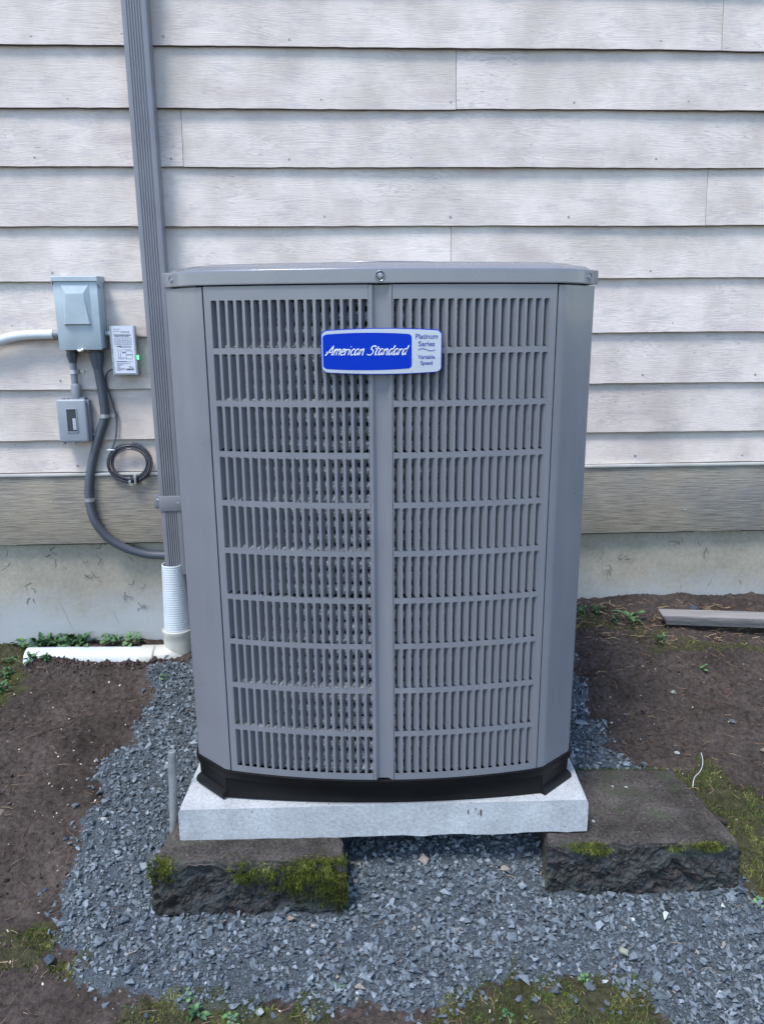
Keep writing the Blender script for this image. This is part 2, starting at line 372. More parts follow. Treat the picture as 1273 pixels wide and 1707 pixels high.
def spline(pts, n=8, closed=False):
    P = [Vector(p) for p in pts]; out = []; N = len(P)
    for i in range(N if closed else N - 1):
        if closed: a, b, c, d = P[i - 1], P[i], P[(i + 1) % N], P[(i + 2) % N]
        else: a, b, c, d = P[max(i - 1, 0)], P[i], P[i + 1], P[min(i + 2, N - 1)]
        for j in range(n):
            t = j / n; out.append(.5 * ((2 * b) + (c - a) * t + (2 * a - 5 * b + 4 * c - d) * t * t + (3 * b - a - 3 * c + d) * t ** 3))
    if not closed: out.append(P[-1].copy())
    return out
def resample(pts, step):
    out = [pts[0].copy()]; acc = 0
    for a, b in zip(pts, pts[1:]):
        L = (b - a).length; d = step - acc
        while d <= L: out.append(a.lerp(b, d / L)); d += step
        acc = L - (d - step)
    return out
def text_mesh(body, size, cx, cz, y, thick, name, mat, parent, shear=0, align='CENTER', sx=1, bold=0):
    c = bpy.data.curves.new('t', 'FONT'); c.body = body; c.size = size; c.align_x = align; c.shear = shear; c.extrude = thick / 2; c.resolution_u = 3; c.offset = bold
    o = bpy.data.objects.new('t', c); COL.objects.link(o); dg = bpy.context.evaluated_depsgraph_get(); dg.update()
    me = bpy.data.meshes.new_from_object(o.evaluated_get(dg)); bpy.data.objects.remove(o)
    me.transform(Matrix.Translation(Vector((cx, y, cz)) - OFF[parent]) @ Matrix.Rotation(math.pi / 2, 4, 'X') @ Matrix.Diagonal((sx, 1, 1, 1)))
    me.materials.clear(); me.materials.append(mat)
    o = bpy.data.objects.new(name, me); COL.objects.link(o); o.parent = parent; return o

# ------------------------------------------------------------------ ground height
GR = [(-.741, 2.60), (-.80, 2.49), (-.757, 2.196), (-.86, 2.02), (-.80, 1.9), (-.775, 1.703), (-.775, 1.584), (-.745, 1.499), (-.68, 1.368), (-.60, 1.321), (-.39, 1.312), (-.274, 1.30), (-.152, 1.305), (.07, 1.29), (.265, 1.355), (.434, 1.365), (.543, 1.315), (.604, 1.232), (.788, 1.20), (.95, 1.30), (.90, 1.485), (.875, 1.595), (.79, 1.93), (.697, 1.993), (.63, 2.147), (.64, 2.277), (.60, 2.60)]
MOSS = [[(-1.9, 2.84), (-1.36, 2.765), (-1.27, 2.58), (-1.26, 2.35), (-1.32, 2.25), (-1.9, 2.2)],
        [(-1.1, 1.47), (-.817, 1.517), (-.733, 1.481), (-.767, 1.40), (-.854, 1.405), (-1.1, 1.38)],
        [(-.753, 1.40), (-.70, 1.431), (-.675, 1.353), (-.715, 1.33)],
        [(-.56, 1.315), (-.388, 1.32), (-.1, 1.335), (-.09, 1.1), (-.55, 1.1)],
        [(.10, 1.30), (.279, 1.365), (.458, 1.365), (.56, 1.30), (.60, 1.1), (.08, 1.1)],
        [(.80, 2.0), (.953, 1.95), (1.08, 1.746), (1.0, 1.3), (.90, 1.30), (.89, 1.485), (.90, 1.63), (.86, 1.80)],
        [(.70, 2.70), (.80, 2.69), (.952, 2.53), (1.6, 2.50), (1.6, 2.46), (.95, 2.48), (.84, 2.56), (.69, 2.64)]]
BL = (-.551, -.090, 1.552, 1.78, -.03, .145)     # left block x0 x1 y0 y1 z0 z1
BR_ = (.392, .868, 1.608, 1.934, -.03, .145)
def base_h(x, y):
    t = np.clip((x + .45) / .95, 0, 1); t = t * t * (3 - 2 * t)
    L = np.interp(y, [-5, 1.2, 1.55, 2.0, 2.45, 2.7, 9], [-.05, -.01, .0, .085, .165, .215, .22])
    R = np.interp(y, [-5, 1.2, 1.6, 1.95, 2.4, 2.75, 9], [-.05, -.01, .005, .125, .25, .35, .35])
    return L * (1 - t) + R * t
def soft(x, y, poly, wob=.035, seed=3):
    dx = fbm(P3(x, y), 14, 3, seed) * wob; dy = fbm(P3(x, y, 5), 14, 3, seed + 9) * wob
    a = 0.
    for ox, oy in ((0, 0), (.012, 0), (-.012, 0), (0, .012), (0, -.012)): a = a + inpoly(x + dx + ox, y + dy + oy, poly)
    return a / 5
def gh(x, y, detail=True):
    x = np.asarray(x, float); y = np.asarray(y, float)
    z = base_h(x, y)
    lip = np.exp(-((y - 2.51 - .03 * np.sin(x * 9)) / .035) ** 2) * np.clip((-.72 - x) / .08, 0, 1) * np.clip((x + 1.32) / .08, 0, 1) * .035
    z = z + lip
    z = z + .05 * np.exp(-((y - 1.46) / .22) ** 2 - ((x + .95) / .28) ** 2) * 0 + .02 * np.clip((-x - .7) / .5, 0, 1) * np.clip((2.3 - y) / .8, 0, 1)
    under = (np.abs(x) < .505) & (y > 1.66) & (y < 2.62)
    z = np.where(under, np.minimum(z, .05 + .1 * (y - 1.66)), z)
    if detail:
        p = P3(x, y); near = np.clip((4 - np.abs(x)) / 2, 0, 1)
        z = z + near * (fbm(p, 6, 3, 1) * .010 + fbm(p, 38, 3, 5) * .0035 + np.maximum(fbm(p, 75, 3, 8), .1) * .0065)
        z = z + soft(x, y, GR) * .010
    return z

def build_ground():
    def axis(a, b, st, far):
        c = list(np.arange(a, b + 1e-9, st)); d = st; l, r = a, b; L = []; Rr = []
        while l > -far: d *= 1.35; l -= d; L.append(l)
        d = st
        while r < far: d *= 1.35; r += d; Rr.append(r)
        return np.array(L[::-1] + c + Rr)
    X = axis(-1.45, 1.45, .0062, 250); Y = axis(1.05, 2.84, .0062, 250)
    gx, gy = np.meshgrid(X, Y); x = gx.ravel(); y = gy.ravel(); z = gh(x, y)
    g = soft(x, y, GR); mo = np.zeros(len(x))
    for i, pl in enumerate(MOSS): mo = np.maximum(mo, soft(x, y, pl, .05, 20 + i))
    out = (np.abs(x) > 1.6) | (y < 1.1); mo = np.where(out, np.clip(fbm(P3(x, y), 2.2, 4, 60) * 1.2 + .4, 0, 1), mo)
    nx, ny = len(X), len(Y); i = np.arange(nx * ny).reshape(ny, nx)
    q = np.stack([i[:-1, :-1], i[:-1, 1:], i[1:, 1:], i[1:, :-1]], -1).reshape(-1, 4)
    o = fast('ground', np.stack([x, y, z], 1), q, M_ground, attrs={'gravel': g, 'moss': mo}, smooth=True); tag(o, kind='structure')
build_ground()

# ------------------------------------------------------------------ house wall
hw = thing('house_wall', (0, 2.75, 0), 'weathered off-white clapboard wall above a grey skirt board and concrete foundation', 'house wall', None, WT, (0, 0, 0))
rows = [.870, .984, 1.162, 1.339, 1.519, 1.693, 1.875, 2.050, 2.227, 2.400, 2.577, 2.754, 2.931, 3.108, 3.285, 3.462, 3.64]
joints = {8: [1.114], 7: [.250], 6: [-.639], 5: [1.110], 4: [.240], 3: [-1.62, 2.1], 2: [-1.75, 1.9], 1: [-1.9, 1.6], 0: [-1.55, 1.95]}
M_butt = paint('raw dirty board edge with lap shade', (.07, .058, .052), .9, .3)  # raw dirty wood, darkened further to paint in the lap shadow
def siding_board(u0, u1, z0, z1, dz):
    b = bmesh.new(); n = max(2, int((u1 - u0) / .04)); prof = [(.0125, 0), (.0225, 0), (.0235, .0010), (.0140, .5), (.0068, 1), (.001, 1)]
    rings = []
    for i in range(n + 1):
        u = u0 + (u1 - u0) * i / n; jz = random.gauss(0, .0005) + .0008 * math.sin(u * 5 + z0 * 30); jo = .0012 * math.sin(u * 3.1 + z0 * 17)
        rings.append([b.verts.new((u, -(o_ + jo), z0 + dz + (jz if f_ < .01 else 0) + (f_ if f_ < .01 else f_ * (z1 - z0)))) for o_, f_ in prof])
    k_ = len(prof)
    for A, B in zip(rings, rings[1:]):
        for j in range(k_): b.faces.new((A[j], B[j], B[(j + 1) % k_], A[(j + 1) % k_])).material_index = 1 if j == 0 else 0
    b.faces.new(rings[0]); b.faces.new(rings[-1][::-1])
    mb = MB(); mb.b.free(); mb.b = b; return mb
for r in range(len(rows) - 1):
    z0, z1 = rows[r], rows[r + 1] + .022
    js = sorted(joints.get(r, [random.uniform(-1, 1)]))
    ed = [-4.2, js[0] - random.uniform(2.85, 3.1)] + js + [js[-1] + random.uniform(2.4, 2.9), 4.4]
    ed = sorted(e_ for e_ in ed if -4.3 < e_ < 4.5)
    for a, b in zip(ed, ed[1:]):
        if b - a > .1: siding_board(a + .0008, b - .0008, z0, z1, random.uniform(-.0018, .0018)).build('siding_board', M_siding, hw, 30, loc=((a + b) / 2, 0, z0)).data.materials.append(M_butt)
nb = MB()
for r in range(0, 9):
    for u in np.arange(-1.5, 1.6, .405):
        uu = u + random.uniform(-.02, .02) + .1 * (r % 2); nb.lathe([(.0042, 0), (.0040, -.0012), (.0012, -.0015)], (uu, -.0203, rows[r] + .026 + random.uniform(-.004, .004)), 'Y', 8)
M_nail = paint('painted-over nail heads', (.36, .30, .28), .6, .2)
tag(nb.build('nail_head', M_nail, hw), kind='stuff')
sk = MB(); n = 60
sk.box(-4.2, 4.4, -.030, -.006, .610, .858, .0015)
sk.build('skirt_board', M_skirt, hw)
MB().box(-4.2, 4.4, -.037, -.004, .8590, .8685, .002).build('drip_flashing', M_flash, hw)
MB().box(-4.3, 4.5, -.003, .12, .60, 3.7).build('wall_core', M_dark, hw, 0)
def rough_box(d, step, disp, name, mat, parent, off=None, smooth=True):
    x0, x1, y0, y1, z0, z1 = d; b = bmesh.new()
    bmesh.ops.create_cube(b, size=1)
    V = []; Fq = []; idx = {}
    ns = [max(1, int(round((x1 - x0) / step))), max(1, int(round((y1 - y0) / step))), max(1, int(round((z1 - z0) / step)))]
    def vid(i, j, k_):
        if (i, j, k_) not in idx: idx[(i, j, k_)] = len(V); V.append((x0 + (x1 - x0) * i / ns[0], y0 + (y1 - y0) * j / ns[1], z0 + (z1 - z0) * k_ / ns[2]))
        return idx[(i, j, k_)]
    I, J, K = ns
    for i in range(I):
        for j in range(J): Fq.append((vid(i, j, K), vid(i + 1, j, K), vid(i + 1, j + 1, K), vid(i, j + 1, K))); Fq.append((vid(i, j, 0), vid(i, j + 1, 0), vid(i + 1, j + 1, 0), vid(i + 1, j, 0)))
        for k_ in range(K): Fq.append((vid(i, 0, k_), vid(i + 1, 0, k_), vid(i + 1, 0, k_ + 1), vid(i, 0, k_ + 1))); Fq.append((vid(i, J, k_), vid(i, J, k_ + 1), vid(i + 1, J, k_ + 1), vid(i + 1, J, k_)))
    for j in range(J):
        for k_ in range(K): Fq.append((vid(0, j, k_), vid(0, j, k_ + 1), vid(0, j + 1, k_ + 1), vid(0, j + 1, k_))); Fq.append((vid(I, j, k_), vid(I, j + 1, k_), vid(I, j + 1, k_ + 1), vid(I, j, k_ + 1)))
    b.free(); V = disp(np.array(V)); o = OFF.get(parent, Vector((0, 0, 0))) if off is None else Vector(off)
    me = fast(name, V - np.array(o), Fq, mat, smooth=smooth)
    if smooth: me.data.set_sharp_from_angle(angle=math.radians(50))
    if parent is not None: me.parent = parent; me.location = (0, 0, 0)
    else: me.location = o
    return me
def fd(V):
    m_ = V[:, 1] < -.003 if False else V[:, 1] < .001
    V[:, 1] += np.where(m_, fbm(V, 4, 4, 31) * .003, 0); return V
rough_box((-4.2, 4.4, -.002, .15, -.35, .609), .03, fd, 'foundation', M_found, hw)
# residue of dead vines clinging to the foundation
vr = MB()
for u, z in ((-1.07, .52), (-1.30, .44), (-1.03, .58), (-.95, .42), (-1.36, .56), (-.90, .40), (.93, .50), (1.23, .54), (1.12, .55), (.86, .45), (-.93, .585), (-1.2, .57)):
    for _ in range(4):
        p = Vector((u + random.gauss(0, .010), -.004, z + random.gauss(0, .025))); pts = [p.copy()]; a = random.uniform(-2.6, -.5)
        for _ in range(random.randint(2, 5)):
            a += random.gauss(0, .6); p = p + Vector((math.cos(a) * .009, random.uniform(-.001, .001), math.sin(a) * .009)); p.z = min(p.z, .6); pts.append(p.copy())
        vr.tube(pts, random.uniform(.0004, .0010), 4, False)
for pts in ([(-1.16, .27), (-1.18, .33), (-1.195, .37)], [(-.99, .29), (-1.005, .34)], [(.83, .55), (.835, .47), (.845, .42)]):
    vr.tube(spline([(a, -.006, b) for a, b in pts], 5), .0003, 4, False)
tag(vr.build('vine_residue', M_twig, hw, 0), kind='stuff')

# ------------------------------------------------------------------ downspout + drain pipe
ds = wthing('downspout', -.748, .03, .50, 'fluted taupe metal downspout running down the clapboards left of the condenser', 'downspout')
def spout_prof(x0, x1, o0, o1):
    r = .006; P = [(x0 + r, -o0), (x0, -o0 - r), (x0, -o1 + r), (x0 + .0018, -o1 + .0018), (x0 + r, -o1)]
    a, b = x0 + .016, x1 - .014; n = 6; st = (b - a) / n
    for i in range(n):
        s_ = a + st * i; P += [(s_, -o1), (s_ + st * .18, -o1 + .0032), (s_ + st * .5, -o1 + .0032), (s_ + st * .68, -o1)]
    P += [(x1 - r, -o1), (x1 - .0018, -o1 + .0018), (x1, -o1 + r), (x1, -o0 - r), (x1 - r, -o0)]; return P
MB().prism(spout_prof(-.787, -.709, .026, .078), .79, 3.7, 'XY').build('upper_pipe', M_spout, ds, 25)
MB().prism(spout_prof(-.785, -.711, .028, .076), .50, .79, 'XY').build('lower_pipe', M_spout, ds, 25)
MB().box(-.7885, -.7075, -.0798, -.024, .735, .791, .003).box(-.817, -.7875, -.034, -.0305, .742, .788, .001).build('bracket', M_spout, ds)
MB().lathe([(.0045, 0), (.0045, -.002), (.002, -.003)], (-.802, -.034, .768), 'Y', 10).build('screw', M_zinc, ds)
MB().lathe([(.003, 0), (.003, -.0015), (.001, -.002)], (-.722, -.0798, .766), 'Y', 10).build('screw', M_zinc, ds)
dp = thing('drain_pipe', (-.76, 2.62, .17), 'white corrugated riser and elbow joining a half-buried white pipe along the foundation', 'drain pipe')
c = (-.758, 2.655, 0)
prof = []; z = .262; i = 0
while z < .532: t = (z - .262) / .27; r = .0465 - .0085 * t; prof += [(r, z), (r + .0009, z + .0022), (r + .0009, z + .0046), (r, z + .0068)]; z += .0086
inner = [(p[0] - .004, p[1]) for p in prof[::-1][:8]]
MB().lathe(prof + [(prof[-1][0] - .001, .537), (prof[-1][0] - .004, .536)] + inner, c, 'Z', 32, False).build('corrugated_riser', M_whitec, dp, 60)
MB().lathe([(.047, .20), (.052, .203), (.052, .245), (.053, .268), (.0545, .272), (.0545, .286), (.052, .289), (.048, .286)], c, 'Z', 32).build('coupling', M_cream, dp)
el = [Vector((c[0], c[1], .215)), Vector((c[0], c[1], .195)), Vector((c[0] - .012, c[1] - .01, .185)), Vector((c[0] - .04, c[1] - .02, .178)), Vector((c[0] - .08, c[1] - .022, .176))]
MB().tube(spline(el, 5), .051, 24).build('elbow', M_cream, dp, 50)
hp = [Vector((-.835, 2.628, .176)), Vector((-1.0, 2.620, .180)), Vector((-1.15, 2.612, .184)), Vector((-1.30, 2.605, .186))]
hpts = resample(spline(hp, 30), .0045)
MB().tube(hpts, lambda t: .047 + .0014 * math.sin(t * len(hpts) * 1.5) * .35, 24).build('buried_pipe', M_whitec, dp, 60)
MB().lathe([(.050, 0), (.053, .004), (.053, .05), (.050, .054)], (-.89, 2.626, .177), 'X', 28).build('pipe_collar', M_cream, dp)

# ------------------------------------------------------------------ electrical gear on the wall
db = wthing('disconnect_box', -1.0, .02, 1.30, 'light grey metal disconnect box with a hooded top and sloping embossed cover on the clapboards', 'electrical box')
MB().box(-1.066, -.930, -.084, -.018, 1.300, 1.520, .002).build('case', M_steelbox, db)
MB().hexa([(-1.071, -.093, 1.296), (-.932, -.093, 1.296), (-.932, -.084, 1.296), (-1.071, -.084, 1.296), (-1.071, -.093, 1.519), (-.929, -.093, 1.519), (-.929, -.084, 1.519), (-1.071, -.084, 1.519)], .0015).build('cover', M_steelbox, db)
em = MB(); o_ = [(-1.047, 1.376), (-.955, 1.376), (-.955, 1.508), (-1.047, 1.508)]; q_ = [(-1.040, 1.380), (-.962, 1.380), (-.974, 1.476), (-1.030, 1.476)]
A = [em.b.verts.new((a, -.0932, b)) for a, b in o_]; B = [em.b.verts.new((a, -.1035, b)) for a, b in q_]
for j in range(4): em.b.faces.new((A[j], A[(j + 1) % 4], B[(j + 1) % 4], B[j]))
em.b.faces.new(B); em.build('embossed_panel', M_steelbox, db, 0)
MB().prism([(-.016, 1.5335), (-.098, 1.5305), (-.1005, 1.5285), (-.1005, 1.5155), (-.0985, 1.5155), (-.0985, 1.527), (-.016, 1.530)], -1.0735, -.9265, 'YZ').prism([(-.016, 1.530), (-.0985, 1.528), (-.0985, 1.508), (-.075, 1.497), (-.055, 1.497), (-.05, 1.51), (-.016, 1.512)], -.9285, -.9265, 'YZ').prism([(-.016, 1.530), (-.0985, 1.528), (-.0985, 1.508), (-.075, 1.497), (-.055, 1.497), (-.05, 1.51), (-.016, 1.512)], -1.0735, -1.0715, 'YZ').build('hood', M_steelbox, db)
MB().box(-1.012, -.992, -.098, -.084, 1.290, 1.2985, .002).tube([(-1.010, -.1, 1.297), (-1.002, -.104, 1.2925), (-.992, -.1, 1.299)], .0022, 6).build('latch', M_zinc, db)

sc = wthing('short_conduit', -1.047, .03, 1.22, 'short straight grey conduit linking the disconnect box to the small cover box below', 'conduit')
def fitting(u, out, za, zb, r0, r1):    # hexagonal plastic connector
    m_ = MB(); m_.lathe([(r0 * .95, za), (r0, za - .001), (r0, za - .006), (r0 * .86, za - .007), (r0 * .86, za - .010)], (u, -out, 0), 'Z', 24); return m_.lathe([(r0 * .98, za - .010), (r0 * 1.02, za - .012), (r0 * .98, (za + zb) / 2), (r1, zb)], (u, -out, 0), 'Z', 8)
fitting(-1.049, .042, 1.297, 1.252, .0195, .0125).build('upper_connector', M_hose, sc, 20)
MB().lathe([(.0115, 1.16), (.0115, 1.255)], (-1.049, -.042, 0), 'Z', 20).build('tube', M_gplast, sc)
MB().lathe([(.0125, 1.182), (.0165, 1.176), (.0172, 1.14), (.0172, 1.126)], (-1.047, -.042, 0), 'Z', 20).build('lower_connector', M_gplast, sc)
def strap(u, out, z, r, parent, name='strap', uo=.034):
    pts = [Vector((u - r * 1.05, -.018, 0)), ] + [Vector((u + r * math.cos(a), -out - r * math.sin(a), 0)) for a in [math.pi * (1 - j / 10) for j in range(11)]] + [Vector((u + r + .001, -.020, 0)), Vector((u + r + .004, -.0195, 0)), Vector((u + r + uo, -.0195, 0))]
    m_ = MB(); A = []; n = len(pts)
    for p in pts:
        A.append([m_.b.verts.new((p.x, p.y, z - .0065)), m_.b.verts.new((p.x, p.y, z + .0065))])
    for a, b in zip(A, A[1:]): m_.b.faces.new((a[0], b[0], b[1], a[1]))
    solidify(m_.b, .0014)
    m_.lathe([(.0052, 0), (.0052, -.003), (.0035, -.005)], (u + r + uo * .6, -.021, z), 'Y', 6)
    return m_.build(name, M_zinc, parent, 30)
strap(-1.049, .042, 1.222, .0132, sc, uo=.024)
cb = wthing('cover_box', -1.06, .02, .985, 'small grey plastic weatherproof box with a tall narrow window, under the short conduit', 'electrical box')
MB().box(-1.108, -1.006, -.050, -.018, .984, 1.127, .006).build('back_box', M_gplast, cb)
MB().box(-1.112, -1.012, -.068, -.050, .983, 1.131, .008, 4).build('cover', M_gplast2, cb)
wf = MB()
for a in ((-1.081, -1.078, 1.018, 1.100), (-1.0465, -1.0435, 1.018, 1.100), (-1.078, -1.0465, 1.097, 1.100), (-1.078, -1.0465, 1.018, 1.021)): wf.box(a[0], a[1], -.0705, -.066, a[2], a[3], .0006)
wf.build('window_frame', M_gplast2, cb)
wd = MB().box(-1.078, -1.0465, -.0688, -.0675, 1.021, 1.097).build('window', M_window, cb)
wl = MB().box(-1.060, -1.050, -.0696, -.0690, 1.028, 1.066)
wl.build('window_label', M_label, cb)
wk = MB()
for i in range(7): wk.box(-1.0585, -1.0515, -.0700, -.0697, 1.031 + i * .005, 1.0325 + i * .005)
wk.build('label_print', M_ink, cb)
vt = MB()
for i in range(4): vt.box(-1.090 + i * .0155, -1.086 + i * .0155, -.052, -.049, 1.1275, 1.1305)
MB().box(-1.098, -1.018, -.056, -.024, 1.127, 1.135, .002).build('hinge_bar', M_gplast, cb); vt2 = MB()
for i in range(4): vt2.box(-1.088 + i * .0155, -1.083 + i * .0155, -.0575, -.0562, 1.1285, 1.1335)
vt2.build('hinge_slot', M_dark, cb); vt.b.free()
MB().lathe([(.006, 0), (.006, .010), (.004, .012)], (-1.006, -.034, 1.005), 'X', 10).build('side_plug', M_gplast, cb)
MB().box(-1.104, -1.096, -.066, -.050, .976, .984, .002).build('latch_tab', M_gplast, cb)
MB().box(-1.072, -1.060, -.066, -.050, .979, .984, .001).build('latch_tab', M_gplast, cb)

fc = wthing('flexible_conduit', -.965, .03, 1.25, 'thick dark grey ribbed conduit curving from the disconnect box down behind the downspout', 'conduit')
fitting(-.966, .046, 1.297, 1.232, .0245, .0165).build('connector', M_hose, fc, 20)
hz = [(-.966, -.046, 1.24), (-.963, -.044, 1.20), (-.959, -.040, 1.126), (-.961, -.037, 1.068), (-.987, -.037, .998), (-1.019, -.037, .906), (-1.036, -.042, .825), (-1.038, -.046, .764), (-1.024, -.050, .696), (-.984, -.044, .632), (-.928, -.034, .590), (-.863, -.024, .564), (-.80, -.016, .556), (-.73, -.016, .555), (-.60, -.03, .55), (-.45, -.12, .53), (-.35, -.25, .52)]
hs = resample(spline(hz, 14), .0016)
MB().tube(hs, [.0152 + (.0006 if i % 3 == 0 else -.0001) for i in range(len(hs))], 14).build('hose', M_hose, fc, 60)
strap(-.961, .038, 1.070, .0165, fc, uo=.026); strap(-1.038, .046, .776, .0165, fc, uo=.022)
wc = wthing('white_conduit', -1.2, .03, 1.34, 'white pvc conduit curving in from the left edge to the disconnect box', 'conduit')
wz = [(-1.80, -.045, 1.02), (-1.62, -.045, 1.16), (-1.48, -.045, 1.245), (-1.343, -.045, 1.303), (-1.28, -.045, 1.328), (-1.24, -.045, 1.339), (-1.186, -.045, 1.3455), (-1.103, -.045, 1.347)]
MB().tube(spline(wz, 8), .0155, 18).build('pipe', M_white, wc, 60)
MB().lathe([(.0135, 0), (.0135, .03)], (-1.103, -.045, 1.347), 'X', 18).build('adapter', M_gplast, wc)

sp = wthing('surge_protector', -.87, .04, 1.29, 'clear-cased surge protector with a printed white label and lit green lamp beside the disconnect box', 'surge protector')
MB().box(-.911, -.829, -.062, -.034, 1.210, 1.374, .003).build('case', M_dusty, sp)
MB().box(-.911, -.905, -.0655, -.0625, 1.212, 1.373, .001).box(-.834, -.829, -.0655, -.0625, 1.212, 1.373, .001).build('case_rim', M_clear, sp)
lb = MB().box(-.9045, -.8345, -.0640, -.0625, 1.2165, 1.3715).build('label', M_label, sp)
ik = MB()
def L2(x, z): return -.9045 + .070 * x, 1.3715 - .155 * z
def hl(x0, x1, z, t=.0008):
    a, b = L2(x0, z); c_, d = L2(x1, z); ik.box(a, c_, -.0646, -.0641, b - t / 2, b + t / 2)
def vl(x, z0, z1, t=.0007):
    a, b = L2(x, z0); c_, d = L2(x, z1); ik.box(a - t / 2, a + t / 2, -.0646, -.0641, d, b)
hl(.08, .40, .06); hl(.08, .38, .105); hl(.10, .9, .165); hl(.1, .9, .19, .0014)
for z in (.245, .30, .345, .39): hl(.12, .90, z, .0006)
for x in (.12, .50, .72, .90): vl(x, .245, .39)
for z in (.27, .32, .37):
    hl(.2, .42, z); hl(.56, .66, z); hl(.77, .84, z)
hl(.2, .42, .425, .003); hl(.45, .88, .42); hl(.35, .88, .445)
for x in (.24, .34): vl(x, .48, .66, .0009)
for x in (.44,): vl(x, .48, .60, .0006)
hl(.2, .5, .665); hl(.22, .48, .69); hl(.5, .85, .49); hl(.44, .58, .55, .003)
for z in (.52, .60, .605, .69): hl(.60, .90, z, .0008)
for x in (.60, .90): vl(x, .52, .60); vl(x, .605, .69)
hl(.5, .6, .67); hl(.12, .6, .745, .0014); hl(.12, .9, .752)
for i, (a, b) in enumerate(((.12, .75), (.12, .45), (.12, .3), (.12, .25), (.12, .5), (.12, .48), (.12, .3))): hl(a, b, .79 + i * .025, .001)
hl(.68, .85, .85); hl(.68, .92, .875); hl(.55, .92, .905, .002); hl(.55, .92, .925, .002)
ik.build('label_print', M_ink, sp, 0)
text_mesh('Model: CHI-2060R', .0062, *L2(.46, .225), -.0642, .0004, 'model_text', M_ink, sp)
text_mesh('SURGE', .0085, *L2(.64, .135), -.0642, .0004, 'heading_text', M_ink, sp, sx=1.15)
MB().box(-.8295, -.8255, -.053, -.045, 1.2615, 1.2755, .0012).build('indicator_lamp', M_led, sp)
MB().lathe([(.010, 0), (.010, .004), (.007, .005), (.007, .010), (.011, .011), (.011, .018)], (-.9285, -.048, 1.348), 'X', 12).build('nipple', M_zinc, sp)
cc = wthing('coiled_cable', -.87, .03, .90, 'thin black and white cable hanging from the surge protector, wound in a tied coil', 'cable')
cz = [(-.905, -.048, 1.226), (-.921, -.046, 1.228), (-.937, -.042, 1.217), (-.945, -.036, 1.200), (-.946, -.032, 1.171), (-.935, -.030, 1.126), (-.924, -.030, 1.067), (-.926, -.032, 1.02), (-.933, -.036, .985), (-.945, -.042, .952)]
cbm = MB(); cst = MB()
cps = spline(cz, 8); cbm.tube(cps, .0030, 8); cst.tube([p + Vector((.0007, -.0026, 0)) for p in cps], .0008, 5)
for k_ in range(4):
    ra, rb = .0775 - .0062 * k_, .0700 - .0062 * k_; pts = []
    for j in range(48):
        q = 2 * math.pi * j / 48; x = ra * math.cos(q + .5); z = rb * math.sin(q + .5)
        pts.append(Vector((-.887 + x * math.cos(.25) - z * math.sin(.25), -.042 - .004 * (k_ % 2) + .003 * math.sin(q * 2 + k_), .903 + x * math.sin(.25) + z * math.cos(.25))))
    pts.append(pts[0].copy()); cbm.tube(pts, .0033, 8, False); cst.tube([p + Vector((.0, -.0030, 0)) for p in pts], .0008, 5, False)
cbm.build('jacket', M_blackc, cc, 60); cst.build('white_wire', M_stripe, cc, 60)
MB().box(-.960, -.934, -.052, -.037, .9505, .9545, .001).build('cable_tie', M_white, cc)
MB().box(-.888, -.862, -.056, -.036, .834, .858, .004).build('tape_wrap', M_blackc, cc)
MB().box(-.874, -.866, -.0585, -.055, .832, .866, .002).box(-.893, -.884, -.060, -.050, .826, .846, .003).build('plug', M_clear, cc)

# ------------------------------------------------------------------ condenser unit
UC = (0, 2.06, .234)
cu = thing('air_conditioner', UC, 'large taupe outdoor condenser with louvred panels and blue badge, standing on a concrete pad', 'air conditioner')
RB = 1.56; YC = 1.631 + RB; ZB, ZT = .313, 1.450
def arc(s_, d=0): a = s_ / RB; return ((RB - d) * math.sin(a), YC - (RB - d) * math.cos(a))
def outline(off=0, n=14):
    P = []; hx = .392; aw = math.asin(hx / RB)
    for i in range(n + 1): a = -aw + 2 * aw * i / n; P.append((RB * math.sin(a), YC - RB * math.cos(a)))
    for i in range(9): t = i / 8; P.append((.472 + .028 * (1 - (2 * t - 1) ** 2), 1.757 + .606 * t))
    for i in range(n + 1): a = aw - 2 * aw * i / n; P.append((RB * math.sin(a), 4.12 - (YC - RB * math.cos(a))))
    for i in range(9): t = i / 8; P.append((-.472 - .028 * (1 - (2 * t - 1) ** 2), 2.363 - .606 * t))
    if off == 0: return P
    out = []; N = len(P)
    for i in range(N):
        a = Vector(P[i]) - Vector(P[i - 1]); b = Vector(P[(i + 1) % N]) - Vector(P[i])
        n1 = Vector((a.y, -a.x)).normalized(); n2 = Vector((b.y, -b.x)).normalized(); m_ = (n1 + n2).normalized(); k_ = 1 / max(.6, m_.dot(n1)); out.append((P[i][0] + m_.x * off * k_, P[i][1] + m_.y * off * k_))
    return out
def loft(levels, name, mat, parent, close_top=True, close_bot=True, smooth=30):
    m_ = MB(); rings = [[m_.b.verts.new((x, y, z)) for x, y in pts] for pts, z in levels]
    for A, B in zip(rings, rings[1:]):
        n = len(A)
        for j in range(n): m_.b.faces.new((A[j], A[(j + 1) % n], B[(j + 1) % n], B[j]))
    if close_bot: m_.b.faces.new(rings[0][::-1])
    if close_top: m_.b.faces.new(rings[-1])
    return m_.build(name, mat, parent, smooth)
